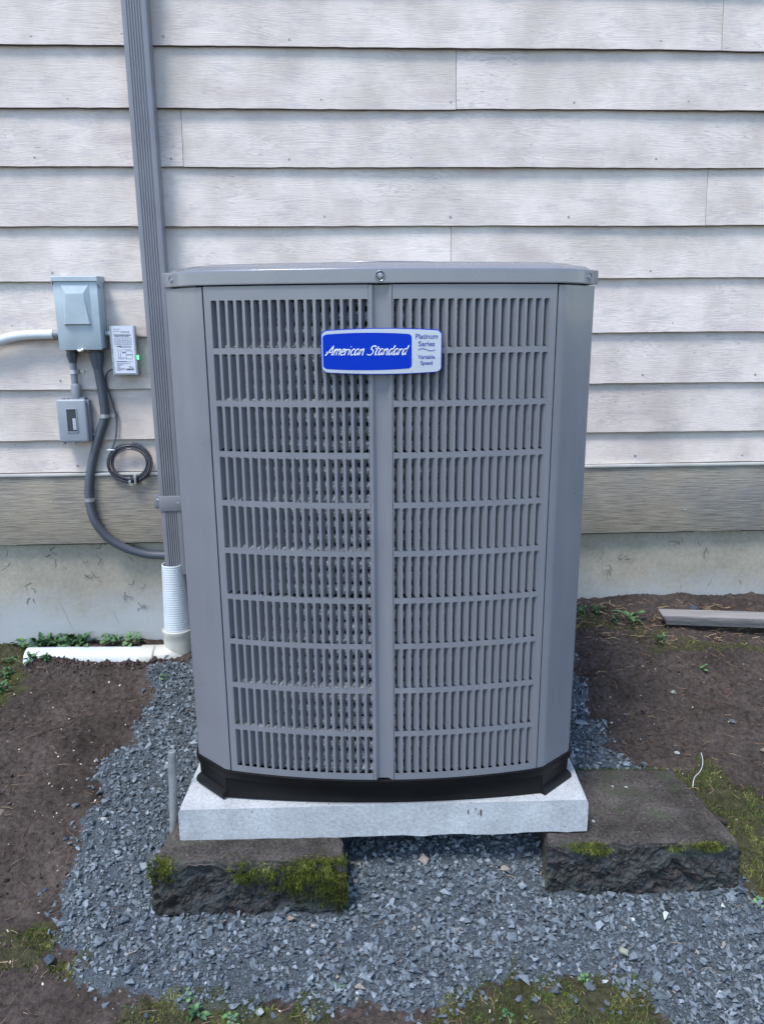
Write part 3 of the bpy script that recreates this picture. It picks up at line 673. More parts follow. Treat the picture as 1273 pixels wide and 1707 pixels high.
# base pan
def pan(q, off=-.001):      # the skirt's foot is bowed less than its top
    return [(x, y + (q * max(0, 1 - (x / .392) ** 2) if y < 1.72 else (-q * max(0, 1 - (x / .392) ** 2) if y > 2.40 else 0))) for x, y in outline(off)]
loft([(pan(.022, -.004), .2345), (pan(.012, -.003), .262), (pan(.004, -.002), .290), (outline(.001), .292), (outline(.004), .303), (outline(.005), .3125), (outline(.001), .3135), (outline(-.01), .311)], 'base_pan', M_black, cu)
for sx in (-1, 1):
    d = Vector((.083, .079)).normalized(); nrm = Vector((d.y, -d.x)); p0 = Vector((.390, 1.682)); p1 = Vector((.474, 1.759)); pr = [(0, .2365), (.013, .2365), (.013, .246), (.009, .252), (.0, .256)]
    f_ = MB(); A = [f_.b.verts.new((sx * (p0.x + nrm.x * (a - .003)), p0.y + nrm.y * (a - .003), z)) for a, z in pr]; B = [f_.b.verts.new((sx * (p1.x + nrm.x * (a - .004)), p1.y + nrm.y * (a - .004), z)) for a, z in pr]
    for j in range(5): f_.b.faces.new((A[j], A[(j + 1) % 5], B[(j + 1) % 5], B[j]))
    f_.b.faces.new(A); f_.b.faces.new(B[::-1]); f_.build('base_foot', M_black, cu, 20)
# louvred front panels
NS, PT, SW = 18, .01881, .0128; S0 = .0268; NR, RP, RH = 10, .1104, .0977; ZR0 = .3305
def panel(side):
    sin, sout = .0248, .3752
    cols = [sin]; 
    for i in range(NS): cols += [S0 + PT * i, S0 + PT * i + SW]
    cols.append(sout)
    zs = [ZB + .001]
    for j in range(NR): zs += [ZR0 + RP * j, ZR0 + RP * j + RH]
    zs.append(ZT)
    b = bmesh.new(); V = {}
    def v(i, j, s_, z):
        if (i, j) not in V: x, y = arc(side * s_); V[(i, j)] = b.verts.new((x, y, z))
        return V[(i, j)]
    g = {}
    for i, s_ in enumerate(cols):
        for j, z in enumerate(zs): v(i, j, s_, z)
    for i in range(len(cols) - 1):
        for j in range(len(zs) - 1):
            a, bb, c_, d = V[(i, j)], V[(i + 1, j)], V[(i + 1, j + 1)], V[(i, j + 1)]
            if not (i % 2 == 1 and j % 2 == 1): b.faces.new((a, bb, c_, d))
            else:       # small gussets round the slot corners
                s0, s1, z0, z1 = cols[i], cols[i + 1], zs[j], zs[j + 1]; r = .0017
                for (vc, cs, cz_, ds_, dz_) in ((a, s0, z0, r, r), (bb, s1, z0, -r, r), (c_, s1, z1, -r, -r), (d, s0, z1, r, -r)):
                    xa, ya = arc(side * (cs + ds_)); xb, yb = arc(side * cs)
                    b.faces.new((vc, b.verts.new((xa, ya, cz_)), b.verts.new((xb, yb, cz_ + dz_))))
    bmesh.ops.recalc_face_normals(b, faces=b.faces[:])
    if sum(f.normal.y * f.calc_area() for f in b.faces) > 0: bmesh.ops.reverse_faces(b, faces=b.faces[:])
    solidify(b, .0012)
    m_ = MB(); m_.b.free(); m_.b = b
    # returned outer edge
    return m_.build('louvre_panel', M_unit, cu, 40)
def vane(side):
    b = bmesh.new(); prof = [(0, 0), (.0012, .0035), (.0034, .009), (.0066, .0145)] if side < 0 else [(0, 0), (.0020, .003), (.0048, .008), (.0082, .0140)]; h = RH; A = []
    for q, (dx, dy) in enumerate(prof):
        ins = (0, .0006, .0030, .0062)[q]; A.append((b.verts.new((-side * dx if True else dx, dy, ins)), b.verts.new((-side * dx, dy, h - ins))))
    for a, c_ in zip(A, A[1:]): b.faces.new((a[0], c_[0], c_[1], a[1]))
    solidify(b, .0009)
    bmesh.ops.recalc_face_normals(b, faces=b.faces[:]); me = bpy.data.meshes.new('louvre'); b.to_mesh(me); b.free(); me.materials.append(M_unit); me.shade_smooth(); me.set_sharp_from_angle(angle=math.radians(40)); return me
for side in (-1, 1):
    pn = panel(side); vm = vane(side); rest = bmesh.new()
    for i in range(NS):
        s_ = S0 + PT * i + SW      # vane hangs from the slot's outer side
        x, y = arc(side * s_, .0006); ang = side * s_ / RB
        for j in range(NR):
            loc = Vector((x, y, ZR0 + RP * j)) - OFF[cu]
            if i < 15:
                o = bpy.data.objects.new('louvre', vm); COL.objects.link(o); o.parent = pn; o.location = loc; o.rotation_euler = (0, 0, ang)
            else:
                t_ = bmesh.new(); t_.from_mesh(vm); t_.transform(Matrix.Translation(loc) @ Matrix.Rotation(ang, 4, 'Z')); tm = bpy.data.meshes.new('t'); t_.to_mesh(tm); t_.free(); rest.from_mesh(tm); bpy.data.meshes.remove(tm)
    rm = bpy.data.meshes.new('outer_louvres'); rest.to_mesh(rm); rest.free(); rm.materials.append(M_unit); ro = bpy.data.objects.new('outer_louvres', rm); COL.objects.link(ro); ro.parent = pn; ro['kind'] = 'stuff'
# centre post: shallow channel between two rolled edges
cp = MB(); pr = [(-.0240, .006), (-.0240, .0), (-.0232, -.0010), (-.0200, -.0016), (-.0168, -.0002), (-.0128, .0075), (-.0115, .0085), (.0090, .0085), (.0105, .0078), (.0180, .0008), (.0200, -.0012), (.0232, -.0012), (.0240, .0), (.0240, .006)]
A = [cp.b.verts.new((a, 1.631 + b_, ZB + .0015)) for a, b_ in pr]; B = [cp.b.verts.new((a, 1.631 + b_, ZT - .0005)) for a, b_ in pr]
for j in range(len(pr) - 1): cp.b.faces.new((A[j], A[j + 1], B[j + 1], B[j]))
solidify(cp.b, .0012); cp.build('centre_post', M_unit, cu, 45)
# corner panels, side and back panels
def strip(pts, z0, z1, name, mat, th=.0014, smooth=35):
    m_ = MB(); A = [m_.b.verts.new((x, y, z0)) for x, y in pts]; B = [m_.b.verts.new((x, y, z1)) for x, y in pts]
    for j in range(len(pts) - 1): m_.b.faces.new((A[j], A[j + 1], B[j + 1], B[j]))
    solidify(m_.b, th); return m_.build(name, mat, cu, smooth)
for sx in (-1, 1):
    ex, ey = arc(.3776)
    P = [(ex, ey + .014), (ex, ey + .002), (ex + .001, ey + .0004), (.388, 1.6818), (.3925, 1.6843), (.3965, 1.688), (.4, 1.6915), (.466, 1.7505), (.4700, 1.7548), (.4720, 1.761), (.4722, 1.80)]
    if sx < 0: P = [(-a, b_) for a, b_ in P][::-1]
    strip(P, ZB + .0012, ZT - .001, 'corner_panel', M_unit)
    P = [(sx * .472, 1.802)] + [(sx * (.472 + .024 * (1 - (2 * t - 1) ** 2)), 1.802 + .516 * t) for t in [i / 10 for i in range(1, 10)]] + [(sx * .472, 2.318)]
    sm = MB(); cols = 24
    for i in range(cols + 1):
        t = i / cols; x = sx * (.471 + .024 * (1 - (2 * t - 1) ** 2)); y = 1.806 + .508 * t; sm.box(x - .002, x + .002, y - .004, y + .004, ZB + .002, ZT - .001)
    for j in range(NR + 1):
        z = ZB + .008 + j * (ZT - ZB - .016) / NR
        for t in [i / 8 for i in range(8)]:
            xa = sx * (.471 + .024 * (1 - (2 * t - 1) ** 2)); xb = sx * (.471 + .024 * (1 - (2 * t + .25 - 1) ** 2)); ya = 1.806 + .508 * t; yb = ya + .0635
            sm.hexa([(xa - .0012, ya, z - .006), (xa + .0012, ya, z - .006), (xb + .0012, yb, z - .006), (xb - .0012, yb, z - .006), (xa - .0012, ya, z + .006), (xa + .0012, ya, z + .006), (xb + .0012, yb, z + .006), (xb - .0012, yb, z + .006)])
    sm.build('side_grille', M_unit, cu, 0)
bp = [(x, 4.12 - y) for x, y in outline()[:15]]; strip([(-.472, 2.318), (-.472, 2.363)] + bp + [(.472, 2.363), (.472, 2.318)], ZB + .0012, ZT - .001, 'back_panel', M_unit)
# coil: stacked spiny-fin tubes behind the louvres
V = []; Fq = []; rng = np.random.RandomState(3)
for r in range(37):
    z = .330 + r * .0302; n = 240; k_ = 8; base = len(V)
    for i in range(n):
        s_ = -.366 + .732 * i / (n - 1)
        for j in range(k_):
            q = 2 * math.pi * j / k_; rr = .0112 + rng.uniform(-.003, .003); x, y = arc(s_, .031 - rr * math.cos(q) * .9); V.append((x, y, z + rr * math.sin(q)))
    for i in range(n - 1):
        for j in range(k_): a = base + i * k_; Fq.append((a + j, a + (j + 1) % k_, a + k_ + (j + 1) % k_, a + k_ + j))
co = fast('coil', np.array(V), Fq, M_coil, parent=cu, off=tuple(OFF[cu])); tag(co, kind='stuff')
loft([(outline(-.062), .315), (outline(-.062), 1.447)], 'inner_shroud', M_dark, cu)
# top cap and lid
loft([(outline(.003), 1.4525), (outline(.0046), 1.4530), (outline(.0048), 1.4545), (outline(.0048), 1.4560), (outline(.0048), 1.4770), (outline(.0048), 1.4790), (outline(.0045), 1.4805), (outline(.0036), 1.4822), (outline(.0012), 1.4832), (outline(-.012), 1.4846), (outline(-.016), 1.4868), (outline(-.022), 1.4905), (outline(-.045), 1.4940), (outline(-.060), 1.4985), (outline(-.10), 1.500), (outline(-.14), 1.492)], 'top_cap', M_cap, cu, True, True, 40)
fg = MB()
for k_ in range(9):
    r = .05 + k_ * .027; fg.tube([(r * math.cos(2 * math.pi * j / 40), 2.06 + r * math.sin(2 * math.pi * j / 40), 1.507 - .00 * k_) for j in range(41)], .0016, 5, False)
for k_ in range(8):
    a = k_ * math.pi / 4; fg.tube([(.04 * math.cos(a), 2.06 + .04 * math.sin(a), 1.504), (.28 * math.cos(a), 2.06 + .28 * math.sin(a), 1.5035)], .002, 5)
fg.build('fan_guard', M_cap, cu, 60)
def cap_screw(x, y, z, ang):
    R_ = Matrix.Translation((x, y, z)) @ Matrix.Rotation(ang, 4, 'Z')
    m1 = MB().lathe([(.0118, .0012), (.0112, -.0006), (.0100, -.0012), (.0086, -.0002), (.0068, .0006), (.0066, .0009)], (0, 0, 0), 'Y', 20, False); m1.b.transform(R_); m1.build('dimple', M_cap, cu, 50)
    m3 = MB().lathe([(.0078, .0006), (.0077, -.0003), (.0070, -.0005)], (0, 0, 0), 'Y', 18); m3.b.transform(R_); m3.build('recess_shade', M_black, cu, 20)  # black disc stands in for the shade inside the dimple
    m2 = MB().lathe([(.0048, .0), (.0048, -.0020), (.0036, -.0026)], (0, 0, 0), 'Y', 6).lathe([(.0064, 0.001), (.0064, -.0008), (.0056, -.0011)], (0, 0, 0), 'Y', 14); m2.b.transform(R_); m2.build('cap_bolt', M_bolt, cu, 20)
cap_screw(.0, 1.6262, 1.4665, 0); cd_ = math.atan2(.0665, .078)
cap_screw(-.4500, 1.7303, 1.4665, -math.atan2(.0675, .080)); cap_screw(.4500, 1.7303, 1.4665, math.atan2(.0675, .080))
# badge
bd_ = (0.0015, 1.3165); BW, BH = .1255, .0472
def bowed(wd_, ht, bow, r, cx, cz, n=12):
    P = []
    def top(x): return ht + bow * (1 - (x / wd_) ** 2)
    for i in range(n + 1): x = -wd_ + r + (2 * wd_ - 2 * r) * i / n; P.append((x, -top(x)))
    for i in range(1, 6): a = math.pi / 2 * i / 6; P.append((wd_ - r + r * math.sin(a), -ht + r - r * math.cos(a) - bow * .15 * (1 - i / 6)))
    for i in range(1, 6): a = math.pi / 2 * i / 6; P.append((wd_ - r + r * math.cos(a), ht - r + r * math.sin(a) + bow * .15 * (i / 6)))
    for i in range(n + 1): x = wd_ - r - (2 * wd_ - 2 * r) * i / n; P.append((x, top(x)))
    for i in range(1, 6): a = math.pi / 2 * i / 6; P.append((-wd_ + r - r * math.sin(a), ht - r + r * math.cos(a)))
    for i in range(1, 6): a = math.pi / 2 * i / 6; P.append((-wd_ + r - r * math.cos(a), -ht + r - r * math.sin(a)))
    return [(a + cx, b_ + cz) for a, b_ in P]
YB = 1.6245
bdg = MB().prism(bowed(BW, BH - .0045, .0045, .012, *bd_), YB - .004, YB + .0035, 'XZ', .0015).build('badge', M_blue, cu, 40); OFF[bdg] = OFF[cu]
MB().prism(bowed(BW - .0022, BH - .0062, .0045, .0105, *bd_), YB - .0048, YB - .0038).build('silver_plate', M_silver, bdg, 0)
MB().prism(bowed(.0920, .0345, .0035, .008, -.0278, 1.3165), YB - .0052, YB - .0047).build('blue_field', M_blue, bdg, 0)
GL = {'A': (1.0, [[(-.15, -.05), (.15, .45), (.45, 1.1), (.62, 1.5), (.66, 1.0), (.72, .4), (.80, -.02)], [(-.12, .50), (.35, .47), (.98, .55)]]),
      'm': (.98, [[(.0, 1), (.0, .0)], [(.0, .55), (.2, .95), (.36, .9), (.38, .0)], [(.38, .55), (.6, .95), (.76, .9), (.78, .0)]]),
      'e': (.62, [[(.02, .48), (.42, .62), (.44, .88), (.25, 1.), (.04, .7), (.02, .25), (.2, .0), (.5, .18)]]),
      'r': (.52, [[(.0, 1), (.0, .0)], [(.0, .55), (.2, .92), (.42, .95)]]),
      'i': (.28, [[(.0, .95), (.0, .0)], [(.02, 1.32), (.07, 1.42)]]),
      'c': (.56, [[(.42, .88), (.25, 1.), (.04, .7), (.02, .3), (.18, .0), (.46, .18)]]),
      'a': (.72, [[(.46, .92), (.25, 1.), (.03, .65), (.04, .15), (.2, .0), (.42, .45), (.5, .98)], [(.5, .98), (.47, .2), (.6, .0)]]),
      'n': (.70, [[(.0, 1), (.0, .0)], [(.0, .55), (.24, .95), (.42, .9), (.44, .1), (.56, .0)]]),
      'S': (1.0, [[(.86, 1.3), (.62, 1.5), (.3, 1.35), (.28, 1.0), (.6, .72), (.64, .3), (.35, .0), (-.1, .12)]]),
      't': (.50, [[(.16, 1.4), (.06, .3), (.15, .0), (.32, .12)], [(-.16, 1.02), (.5, 1.08)]]),
      'd': (.72, [[(.46, .92), (.25, 1.), (.03, .65), (.04, .15), (.2, .0), (.42, .45), (.5, .98)], [(.58, 1.55), (.5, .8), (.47, .2), (.58, .0)]]), ' ': (.5, [])}
def script_text(txt, x0, z0, unit, width, parent):
    tot = sum(GL[c_][0] for c_ in txt); sc_ = width / (tot * unit); x = 0; m_ = MB()
    for ch in txt:
        adv, sts = GL[ch]
        for st in sts:
            pts = spline([(a, 0, b_) for a, b_ in st], 6) if len(st) > 2 else [Vector((st[0][0], 0, st[0][1])), Vector((st[1][0], 0, st[1][1]))]
            Wd = .072; L_ = []; Rr = []; n = len(pts)
            for i, p in enumerate(pts):
                t = (pts[min(i + 1, n - 1)] - pts[max(i - 1, 0)]).normalized(); nn = Vector((-t.z, 0, t.x)); w_ = Wd * (1.15 if i < n * .5 else .9)
                def T_(q): return (x0 + (x + q.x + q.z * .30) * unit * sc_, YB - .0056, z0 + q.z * unit)
                L_.append(m_.b.verts.new(T_(p + nn * w_))); Rr.append(m_.b.verts.new(T_(p - nn * w_)))
            for i in range(n - 1): m_.b.faces.new((L_[i], L_[i + 1], Rr[i + 1], Rr[i]))
        x += adv
    bmesh.ops.recalc_face_normals(m_.b, faces=m_.b.faces[:]); solidify(m_.b, .0003); return m_.build('lettering', M_bwhite, parent, 0)
script_text('American Standard', -.1125, 1.3095, .0124, .166, bdg)
for tx, sz, zz, sx_ in (('Platinum', .0145, 1.3415, .93), ('Series', .0145, 1.3265, .98), ('Variable', .0112, 1.3010, .95), ('Speed', .0112, 1.2890, .95)):
    text_mesh(tx, sz, .0945, zz, YB - .0051, .0004, 'lettering', M_navy, bdg, sx=sx_, bold=.00022)
wvm = MB(); pts = [(.077 + .035 * t, 1.3195 + .0022 * math.sin(t * 6.28)) for t in [i / 16 for i in range(17)]]
A = [wvm.b.verts.new((a, YB - .0052, b_ + .0007)) for a, b_ in pts]; B = [wvm.b.verts.new((a, YB - .0052, b_ - .0007)) for a, b_ in pts]
for j in range(16): wvm.b.faces.new((A[j], A[j + 1], B[j + 1], B[j]))
solidify(wvm.b, .0003); wvm.build('wave_mark', M_navy, bdg, 0)

# ------------------------------------------------------------------ pad, blocks, stake, timber
PR = math.radians(0.9)
def pd(V):
    x0, x1, y0, y1, z0, z1 = -.50, .50, 1.64, 2.62, .147, .234
    bot = (V[:, 2] < z0 + .002); V[:, 2] += np.where(bot, fbm(V, 22, 3, 4) * .0035, 0)
    V[:, 1] += np.where(V[:, 1] < y0 + .001, fbm(V, 16, 4, 9) * .0012 + np.where(bot, -.002, 0), 0)
    V[:, 0] += np.sign(V[:, 0]) * np.where(np.abs(V[:, 0]) > .499, fbm(V, 16, 4, 9) * .0015, 0)
    for (c_, lim, sg) in ((1, y0, 1), (0, x0, 1), (0, x1, -1)):      # ease the top arrises
        t = (V[:, 2] > z1 - .001) & (np.abs(V[:, c_] - lim) < .006); V[:, c_] += np.where(t, sg * .0045, 0); V[:, 2] -= np.where(t, .0012 + np.abs(fbm(V, 60, 2, 2)) * .0012, 0)
    V[:, 2] += .010 * V[:, 0]; y = V[:, 1] - 1.64; V[:, 1] += V[:, 0] * math.tan(PR)
    return V
pad = rough_box((-.50, .50, 1.648, 2.62, .147, .234), .0097, pd, 'concrete_pad', M_pad, None, (0, 1.66, .147))
tag(pad, 'pale cast concrete pad under the condenser, resting on two mossy blocks', 'concrete pad')
dbm = MB()
for (a, z_, w_, h_) in ((.205, .211, .0035, .0075), (.236, .208, .0055, .010), (.223, .219, .003, .003), (.229, .205, .0015, .003)):
    dbm.prism([(a + w_ / 2 * math.cos(q) * (1 + .2 * math.sin(3 * q)), z_ + h_ * math.sin(q)) for q in [2 * math.pi * j / 10 for j in range(10)]], 1.648 + a * .0157 - .0012, 1.655)
ds_ = dbm.build('stain', paint('damp dark drip', (.12, .11, .10), .4), pad, 0); ds_.data.transform(Matrix.Translation((0, -1.66, -.147))); tag(ds_, kind='stuff')
rr_ = np.random.RandomState(44); n = 150; x = rr_.uniform(-.49, .49, n); y = 1.655 + x * .0157 + np.abs(rr_.normal(0, .03, n)); y = np.where(np.abs(x) > .4, y + rr_.uniform(0, .1, n), y)
DEB = (x, y, .2345 + .010 * x, rr_.uniform(.0008, .0026, n), rr_.rand(n))
def blockdisp(B, seed, amp):
    def f_(V):
        fr = np.abs(V[:, 1] - B[2]) < .001; cz = (V[:, 2] - B[4]) / (B[5] - B[4])
        prof_ = np.sin(np.clip(cz, 0, 1) * math.pi) ** .6
        rid = 1 - np.abs(fbm(V, 24, 5, seed, .6)); V[:, 1] -= np.where(fr, (fbm(V, 9, 3, seed) * .014 + (rid - .6) * amp + (1 - np.abs(fbm(V, 70, 3, seed + 7))) * .006) * prof_ - .006, 0)
        tp = np.abs(V[:, 2] - B[5]) < .001; V[:, 2] += np.where(tp, fbm(V, 30, 4, seed + 4) * .0012, 0)
        edge = tp & ((np.abs(V[:, 1] - B[2]) < .008) | (np.abs(V[:, 0] - B[0]) < .005) | (np.abs(V[:, 0] - B[1]) < .005)); V[:, 2] -= np.where(edge, .003 + np.abs(fbm(V, 40, 2, seed)) * .004, 0)
        V[:, 0] += np.where(np.abs(V[:, 0] - B[0]) < .001, np.abs(fbm(V, 20, 3, seed + 1)) * .008, 0) - np.where(np.abs(V[:, 0] - B[1]) < .001, np.abs(fbm(V, 20, 3, seed + 2)) * .008, 0)
        er = np.clip(.2 + fbm(P3(V[:, 0], V[:, 0] * 0, 3), 16, 4, seed + 20), 0, 1.2) * .014 + np.abs(fbm(V * [1, 1, 0], 50, 3, seed + 21)) * .004
        V[:, 2] -= er * np.clip(cz, 0, 1) ** 3 * np.clip(1 - (V[:, 1] - B[2] - .004) / .035, 0, 1) ** 1.5
        # trapezoid plan: the block narrows towards the back
        d_ = (V[:, 1] - B[2]) / (B[3] - B[2]); V[:, 0] += np.where(V[:, 0] < (B[0] + B[1]) / 2, .03 * d_, -.055 * d_ if B[0] > 0 else -.03 * d_)
        return V
    return f_
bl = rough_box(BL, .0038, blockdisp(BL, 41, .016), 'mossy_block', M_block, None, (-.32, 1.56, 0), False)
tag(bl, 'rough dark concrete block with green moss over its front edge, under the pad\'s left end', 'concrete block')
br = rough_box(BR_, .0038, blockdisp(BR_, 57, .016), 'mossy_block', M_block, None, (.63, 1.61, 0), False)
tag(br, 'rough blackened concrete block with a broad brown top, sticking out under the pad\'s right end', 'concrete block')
OFF[bl] = Vector((-.32, 1.56, 0)); OFF[br] = Vector((.63, 1.61, 0))

def blades(P, N, L, wd_, tint, name, mat, parent=None, kind='stuff', label=None, cat=None, droop=.3, seed=0):
    r = np.random.RandomState(seed); n = len(P); N = N + r.normal(0, .45, (n, 3)); N /= np.linalg.norm(N, axis=1)[:, None] + 1e-9
    T = np.cross(N, r.normal(0, 1, (n, 3))); T /= np.linalg.norm(T, axis=1)[:, None] + 1e-9; L = L[:, None]; W_ = wd_[:, None]
    mid = P + N * L * .55; tip = P + N * L + np.array([0, 0, -1]) * L * droop + T * L * .15
    V = np.stack([P - T * W_ / 2, P + T * W_ / 2, mid + T * W_ * .42, mid - T * W_ * .42, tip], 1).reshape(-1, 3)
    b_ = np.arange(n) * 5; Fc = np.concatenate([np.stack([b_, b_ + 1, b_ + 2], 1), np.stack([b_, b_ + 2, b_ + 3], 1), np.stack([b_ + 3, b_ + 2, b_ + 4], 1)])
    off = tuple(OFF[parent]) if parent is not None else (0, 0, 0)
    o = fast(name, V, Fc, mat, tint=np.repeat(tint, 5), parent=parent, off=off); tag(o, label, cat, kind=kind); return o
def block_moss(B, spots, parent, seed):
    r = np.random.RandomState(seed); Ps = []; Ns = []; Ts = []
    for (x, z, rx, rz, n, face) in spots:
        q = r.normal(0, .5, (n, 2)); x_ = x + q[:, 0] * rx; z_ = z + q[:, 1] * rz; ht = np.clip(1 - (q ** 2).sum(1), 0, 1)
        top = z_ > B[5] - .001; over = np.where(top, z_ - B[5], 0)
        p = np.stack([x_, B[2] - .002 - ht * .010 * r.rand(n) + over, np.where(top, B[5] - .002 + ht * .006 * r.rand(n), z_)], 1)
        cl = fbm(p, 60, 2, seed)
        keep = (cl > -.35) & (x_ > B[0] - .004) & (x_ < B[1] + .003); p = p[keep]; Ps.append(p)
        nn = np.where(top[keep][:, None], np.array([0, -.3, 1.]), np.array([0, -1., .35])); Ns.append(nn)
        Ts.append(np.clip(.62 + (p[:, 2] - B[5]) * 4.0 + cl[keep] * .35 + r.normal(0, .13, len(p)), 0, 1))
    P = np.concatenate(Ps); N = np.concatenate(Ns); T = np.concatenate(Ts)
    blades(P, N, r.uniform(.004, .013, len(P)), r.uniform(.0008, .0016, len(P)), T, 'moss', M_moss, parent, seed=seed)
block_moss(BL, [(-.528, .135, .034, .040, 2600, 0), (-.330, .128, .030, .035, 1500, 0), (-.27, .115, .05, .035, 1100, 0), (-.20, .10, .06, .045, 2200, 0), (-.145, .125, .07, .05, 3800, 0), (-.125, .095, .05, .06, 3800, 0), (-.17, .148, .07, .018, 1500, 0), (-.100, .10, .025, .06, 1500, 0), (-.095, .05, .03, .03, 500, 0)], bl, 5)
block_moss(BR_, [(.475, .148, .045, .014, 900, 0), (.515, .138, .03, .02, 700, 0), (.79, .146, .05, .016, 1100, 0), (.76, .143, .03, .012, 350, 0), (.70, .143, .03, .012, 200, 0)], br, 6)
r_ = np.random.RandomState(9); n = 900; x_ = r_.uniform(.46, .80, n); Pm = np.stack([x_, 1.931 + r_.normal(0, .003, n), .145 + r_.uniform(-.004, .003, n)], 1)
blades(Pm, np.tile([0, .2, 1.], (n, 1)), r_.uniform(.003, .007, n), r_.uniform(.0008, .0015, n), r_.uniform(.2, .8, n), 'moss', M_moss, br, seed=8)

st = MB().lathe([(.0105, .02), (.0105, .330), (.0098, .336), (.0085, .337)], (0, 0, 0), 'Z', 20); st.b.transform(Matrix.Translation((-.545, 1.725, 0)) @ Matrix.Rotation(.045, 4, 'Y') @ Matrix.Rotation(-.01, 4, 'X'))
so_ = st.build('steel_stake', M_stake, None, 30, loc=(-.545, 1.725, .02)); tag(so_, 'upright grey steel stake driven into the gravel at the pad\'s left corner', 'stake')
tm = MB(); tm.box(.995, 2.2, -.026, .026, -.019, .019, .002); tm.box(.998, 2.2, -.0285, -.0262, -.004, .0185, .001)
tm.b.transform(Matrix.Translation((0, 2.590, .344)) @ Matrix.Rotation(-.115, 4, 'Z') @ Matrix.Rotation(.15, 4, 'X')); tm.b.transform(Matrix.Translation((0, .115, 0)))
for v_ in tm.b.verts:
    if v_.co.x < 1.03: v_.co.x += (.37 - v_.co.z) * .6
to = tm.build('old_timber', M_timber, None, 30, loc=(1.4, 2.55, .34)); tag(to, 'length of weathered grey timber lying on the soil beside the foundation', 'timber')

# ------------------------------------------------------------------ gravel
def stone_templates(k_, npt, seed):
    out = []; r = np.random.RandomState(seed)
    for _ in range(k_):
        b = bmesh.new(); 
        for p in r.normal(0, 1, (npt, 3)): p = np.sign(p) * np.abs(p) ** .7; p = p / np.abs(p).max() * r.uniform(.7, .95); b.verts.new((p[0], p[1] * .72, p[2] * .5))
        h = bmesh.ops.convex_hull(b, input=b.verts[:]); bmesh.ops.delete(b, geom=[g for g in h['geom_interior'] if isinstance(g, bmesh.types.BMVert)], context='VERTS')
        bmesh.ops.triangulate(b, faces=b.faces[:]); b.verts.index_update(); V = np.array([v_.co[:] for v_ in b.verts]); Fc = np.array([[v_.index for v_ in f.verts] for f in b.faces]); b.free(); out.append((V, Fc))
    return out
def rotmats(n, r, tilt):
    a = r.uniform(0, 2 * np.pi, n); b = r.normal(0, tilt, n); c_ = r.normal(0, tilt, n); ca, sa, cb_, sb, cc_, s_c = np.cos(a), np.sin(a), np.cos(b), np.sin(b), np.cos(c_), np.sin(c_)
    Z = np.zeros(n); O = np.ones(n)
    Rz = np.stack([ca, -sa, Z, sa, ca, Z, Z, Z, O], 1).reshape(n, 3, 3); Rx = np.stack([O, Z, Z, Z, cb_, -sb, Z, sb, cb_], 1).reshape(n, 3, 3); Ry = np.stack([cc_, Z, s_c, Z, O, Z, -s_c, Z, cc_], 1).reshape(n, 3, 3)
    return Ry @ Rx @ Rz
def scatter(T, P, size, tilt, tint, r):
    Vs, Fs, Ts = [], [], []; base = 0; R_ = rotmats(len(P), r, tilt); pick = r.randint(0, len(T), len(P))
    for k_, (tv, tf) in enumerate(T):
        m_ = np.where(pick == k_)[0]
        if not len(m_): continue
        v_ = np.einsum('nij,vj->nvi', R_[m_], tv) * size[m_][:, None, None] + P[m_][:, None, :]
        Vs.append(v_.reshape(-1, 3)); Fs.append((tf[None] + (np.arange(len(m_)) * len(tv))[:, None, None] + base).reshape(-1, 3)); base += len(m_) * len(tv); Ts.append(np.repeat(tint[m_], len(tv)))
    return np.concatenate(Vs), np.concatenate(Fs), np.concatenate(Ts)
def blocked(x, y):
    b1 = (x > BL[0] + .008) & (x < BL[1] - .008) & (y > BL[2] - .006) & (y < BL[3]); b2 = (x > BR_[0] + .008) & (x < BR_[1] - .006 - .05 * (y - BR_[2]) / .33) & (y > BR_[2] - .006) & (y < BR_[3] - .01)
    return b1 | b2 | ((np.abs(x) < .48) & (y > 2.05))
def cand(n, r, wob, seed):
    x = r.uniform(-1.0, 1.1, n); y = r.uniform(1.1, 2.62, n); dx = fbm(P3(x, y), 14, 3, 3) * .035 + r.normal(0, wob, n); dy = fbm(P3(x, y, 5), 14, 3, 12) * .035 + r.normal(0, wob, n)
    k_ = inpoly(x + dx, y + dy, GR) & ~blocked(x, y); return x[k_], y[k_]
r = np.random.RandomState(21)
TB = stone_templates(20, 8, 2); TS = stone_templates(6, 6, 3)
x, y = cand(42000, r, .012, 1)       # coarse chips, sparser where fines collect
fine = fbm(P3(x, y), 4.5, 3, 77); keep = (r.rand(len(x)) < np.clip(.92 - fine * .8, .4, 1)); x, y = x[keep], y[keep]
xs, ys = cand(5200, r, .035, 3); x = np.concatenate([x, xs]); y = np.concatenate([y, ys])      # strays thinning out past the edge
size = np.clip(r.lognormal(math.log(.0068), .36, len(x)), .0032, .0165); z = gh(x, y) + r.uniform(-.1, .8, len(x)) * size
tint = np.clip(r.normal(.5, .25, len(x)), 0, .93); sp_ = r.rand(len(x)); tint = np.where(sp_ > .996, 1, np.where(sp_ > .988, .975, tint))
V1, F1, T1 = scatter(TB, np.stack([x, y, z], 1), size, .45, tint, r)
x2, y2 = cand(80000, r, .008, 2); s2 = r.uniform(.0014, .0036, len(x2)); z2 = gh(x2, y2) + r.uniform(0, 1.2, len(x2)) * .003
V2, F2, T2 = scatter(TS, np.stack([x2, y2, z2], 1), s2, .6, np.clip(r.normal(.5, .3, len(x2)), 0, .95), r)
go = fast('gravel', np.concatenate([V1, V2]), np.concatenate([F1, F2 + len(V1)]), M_gravel, tint=np.concatenate([T1, T2]))
tag(go, 'crushed blue-grey slate gravel spread round the pad and blocks', 'gravel', kind='stuff')
print('stones', len(x), len(x2))

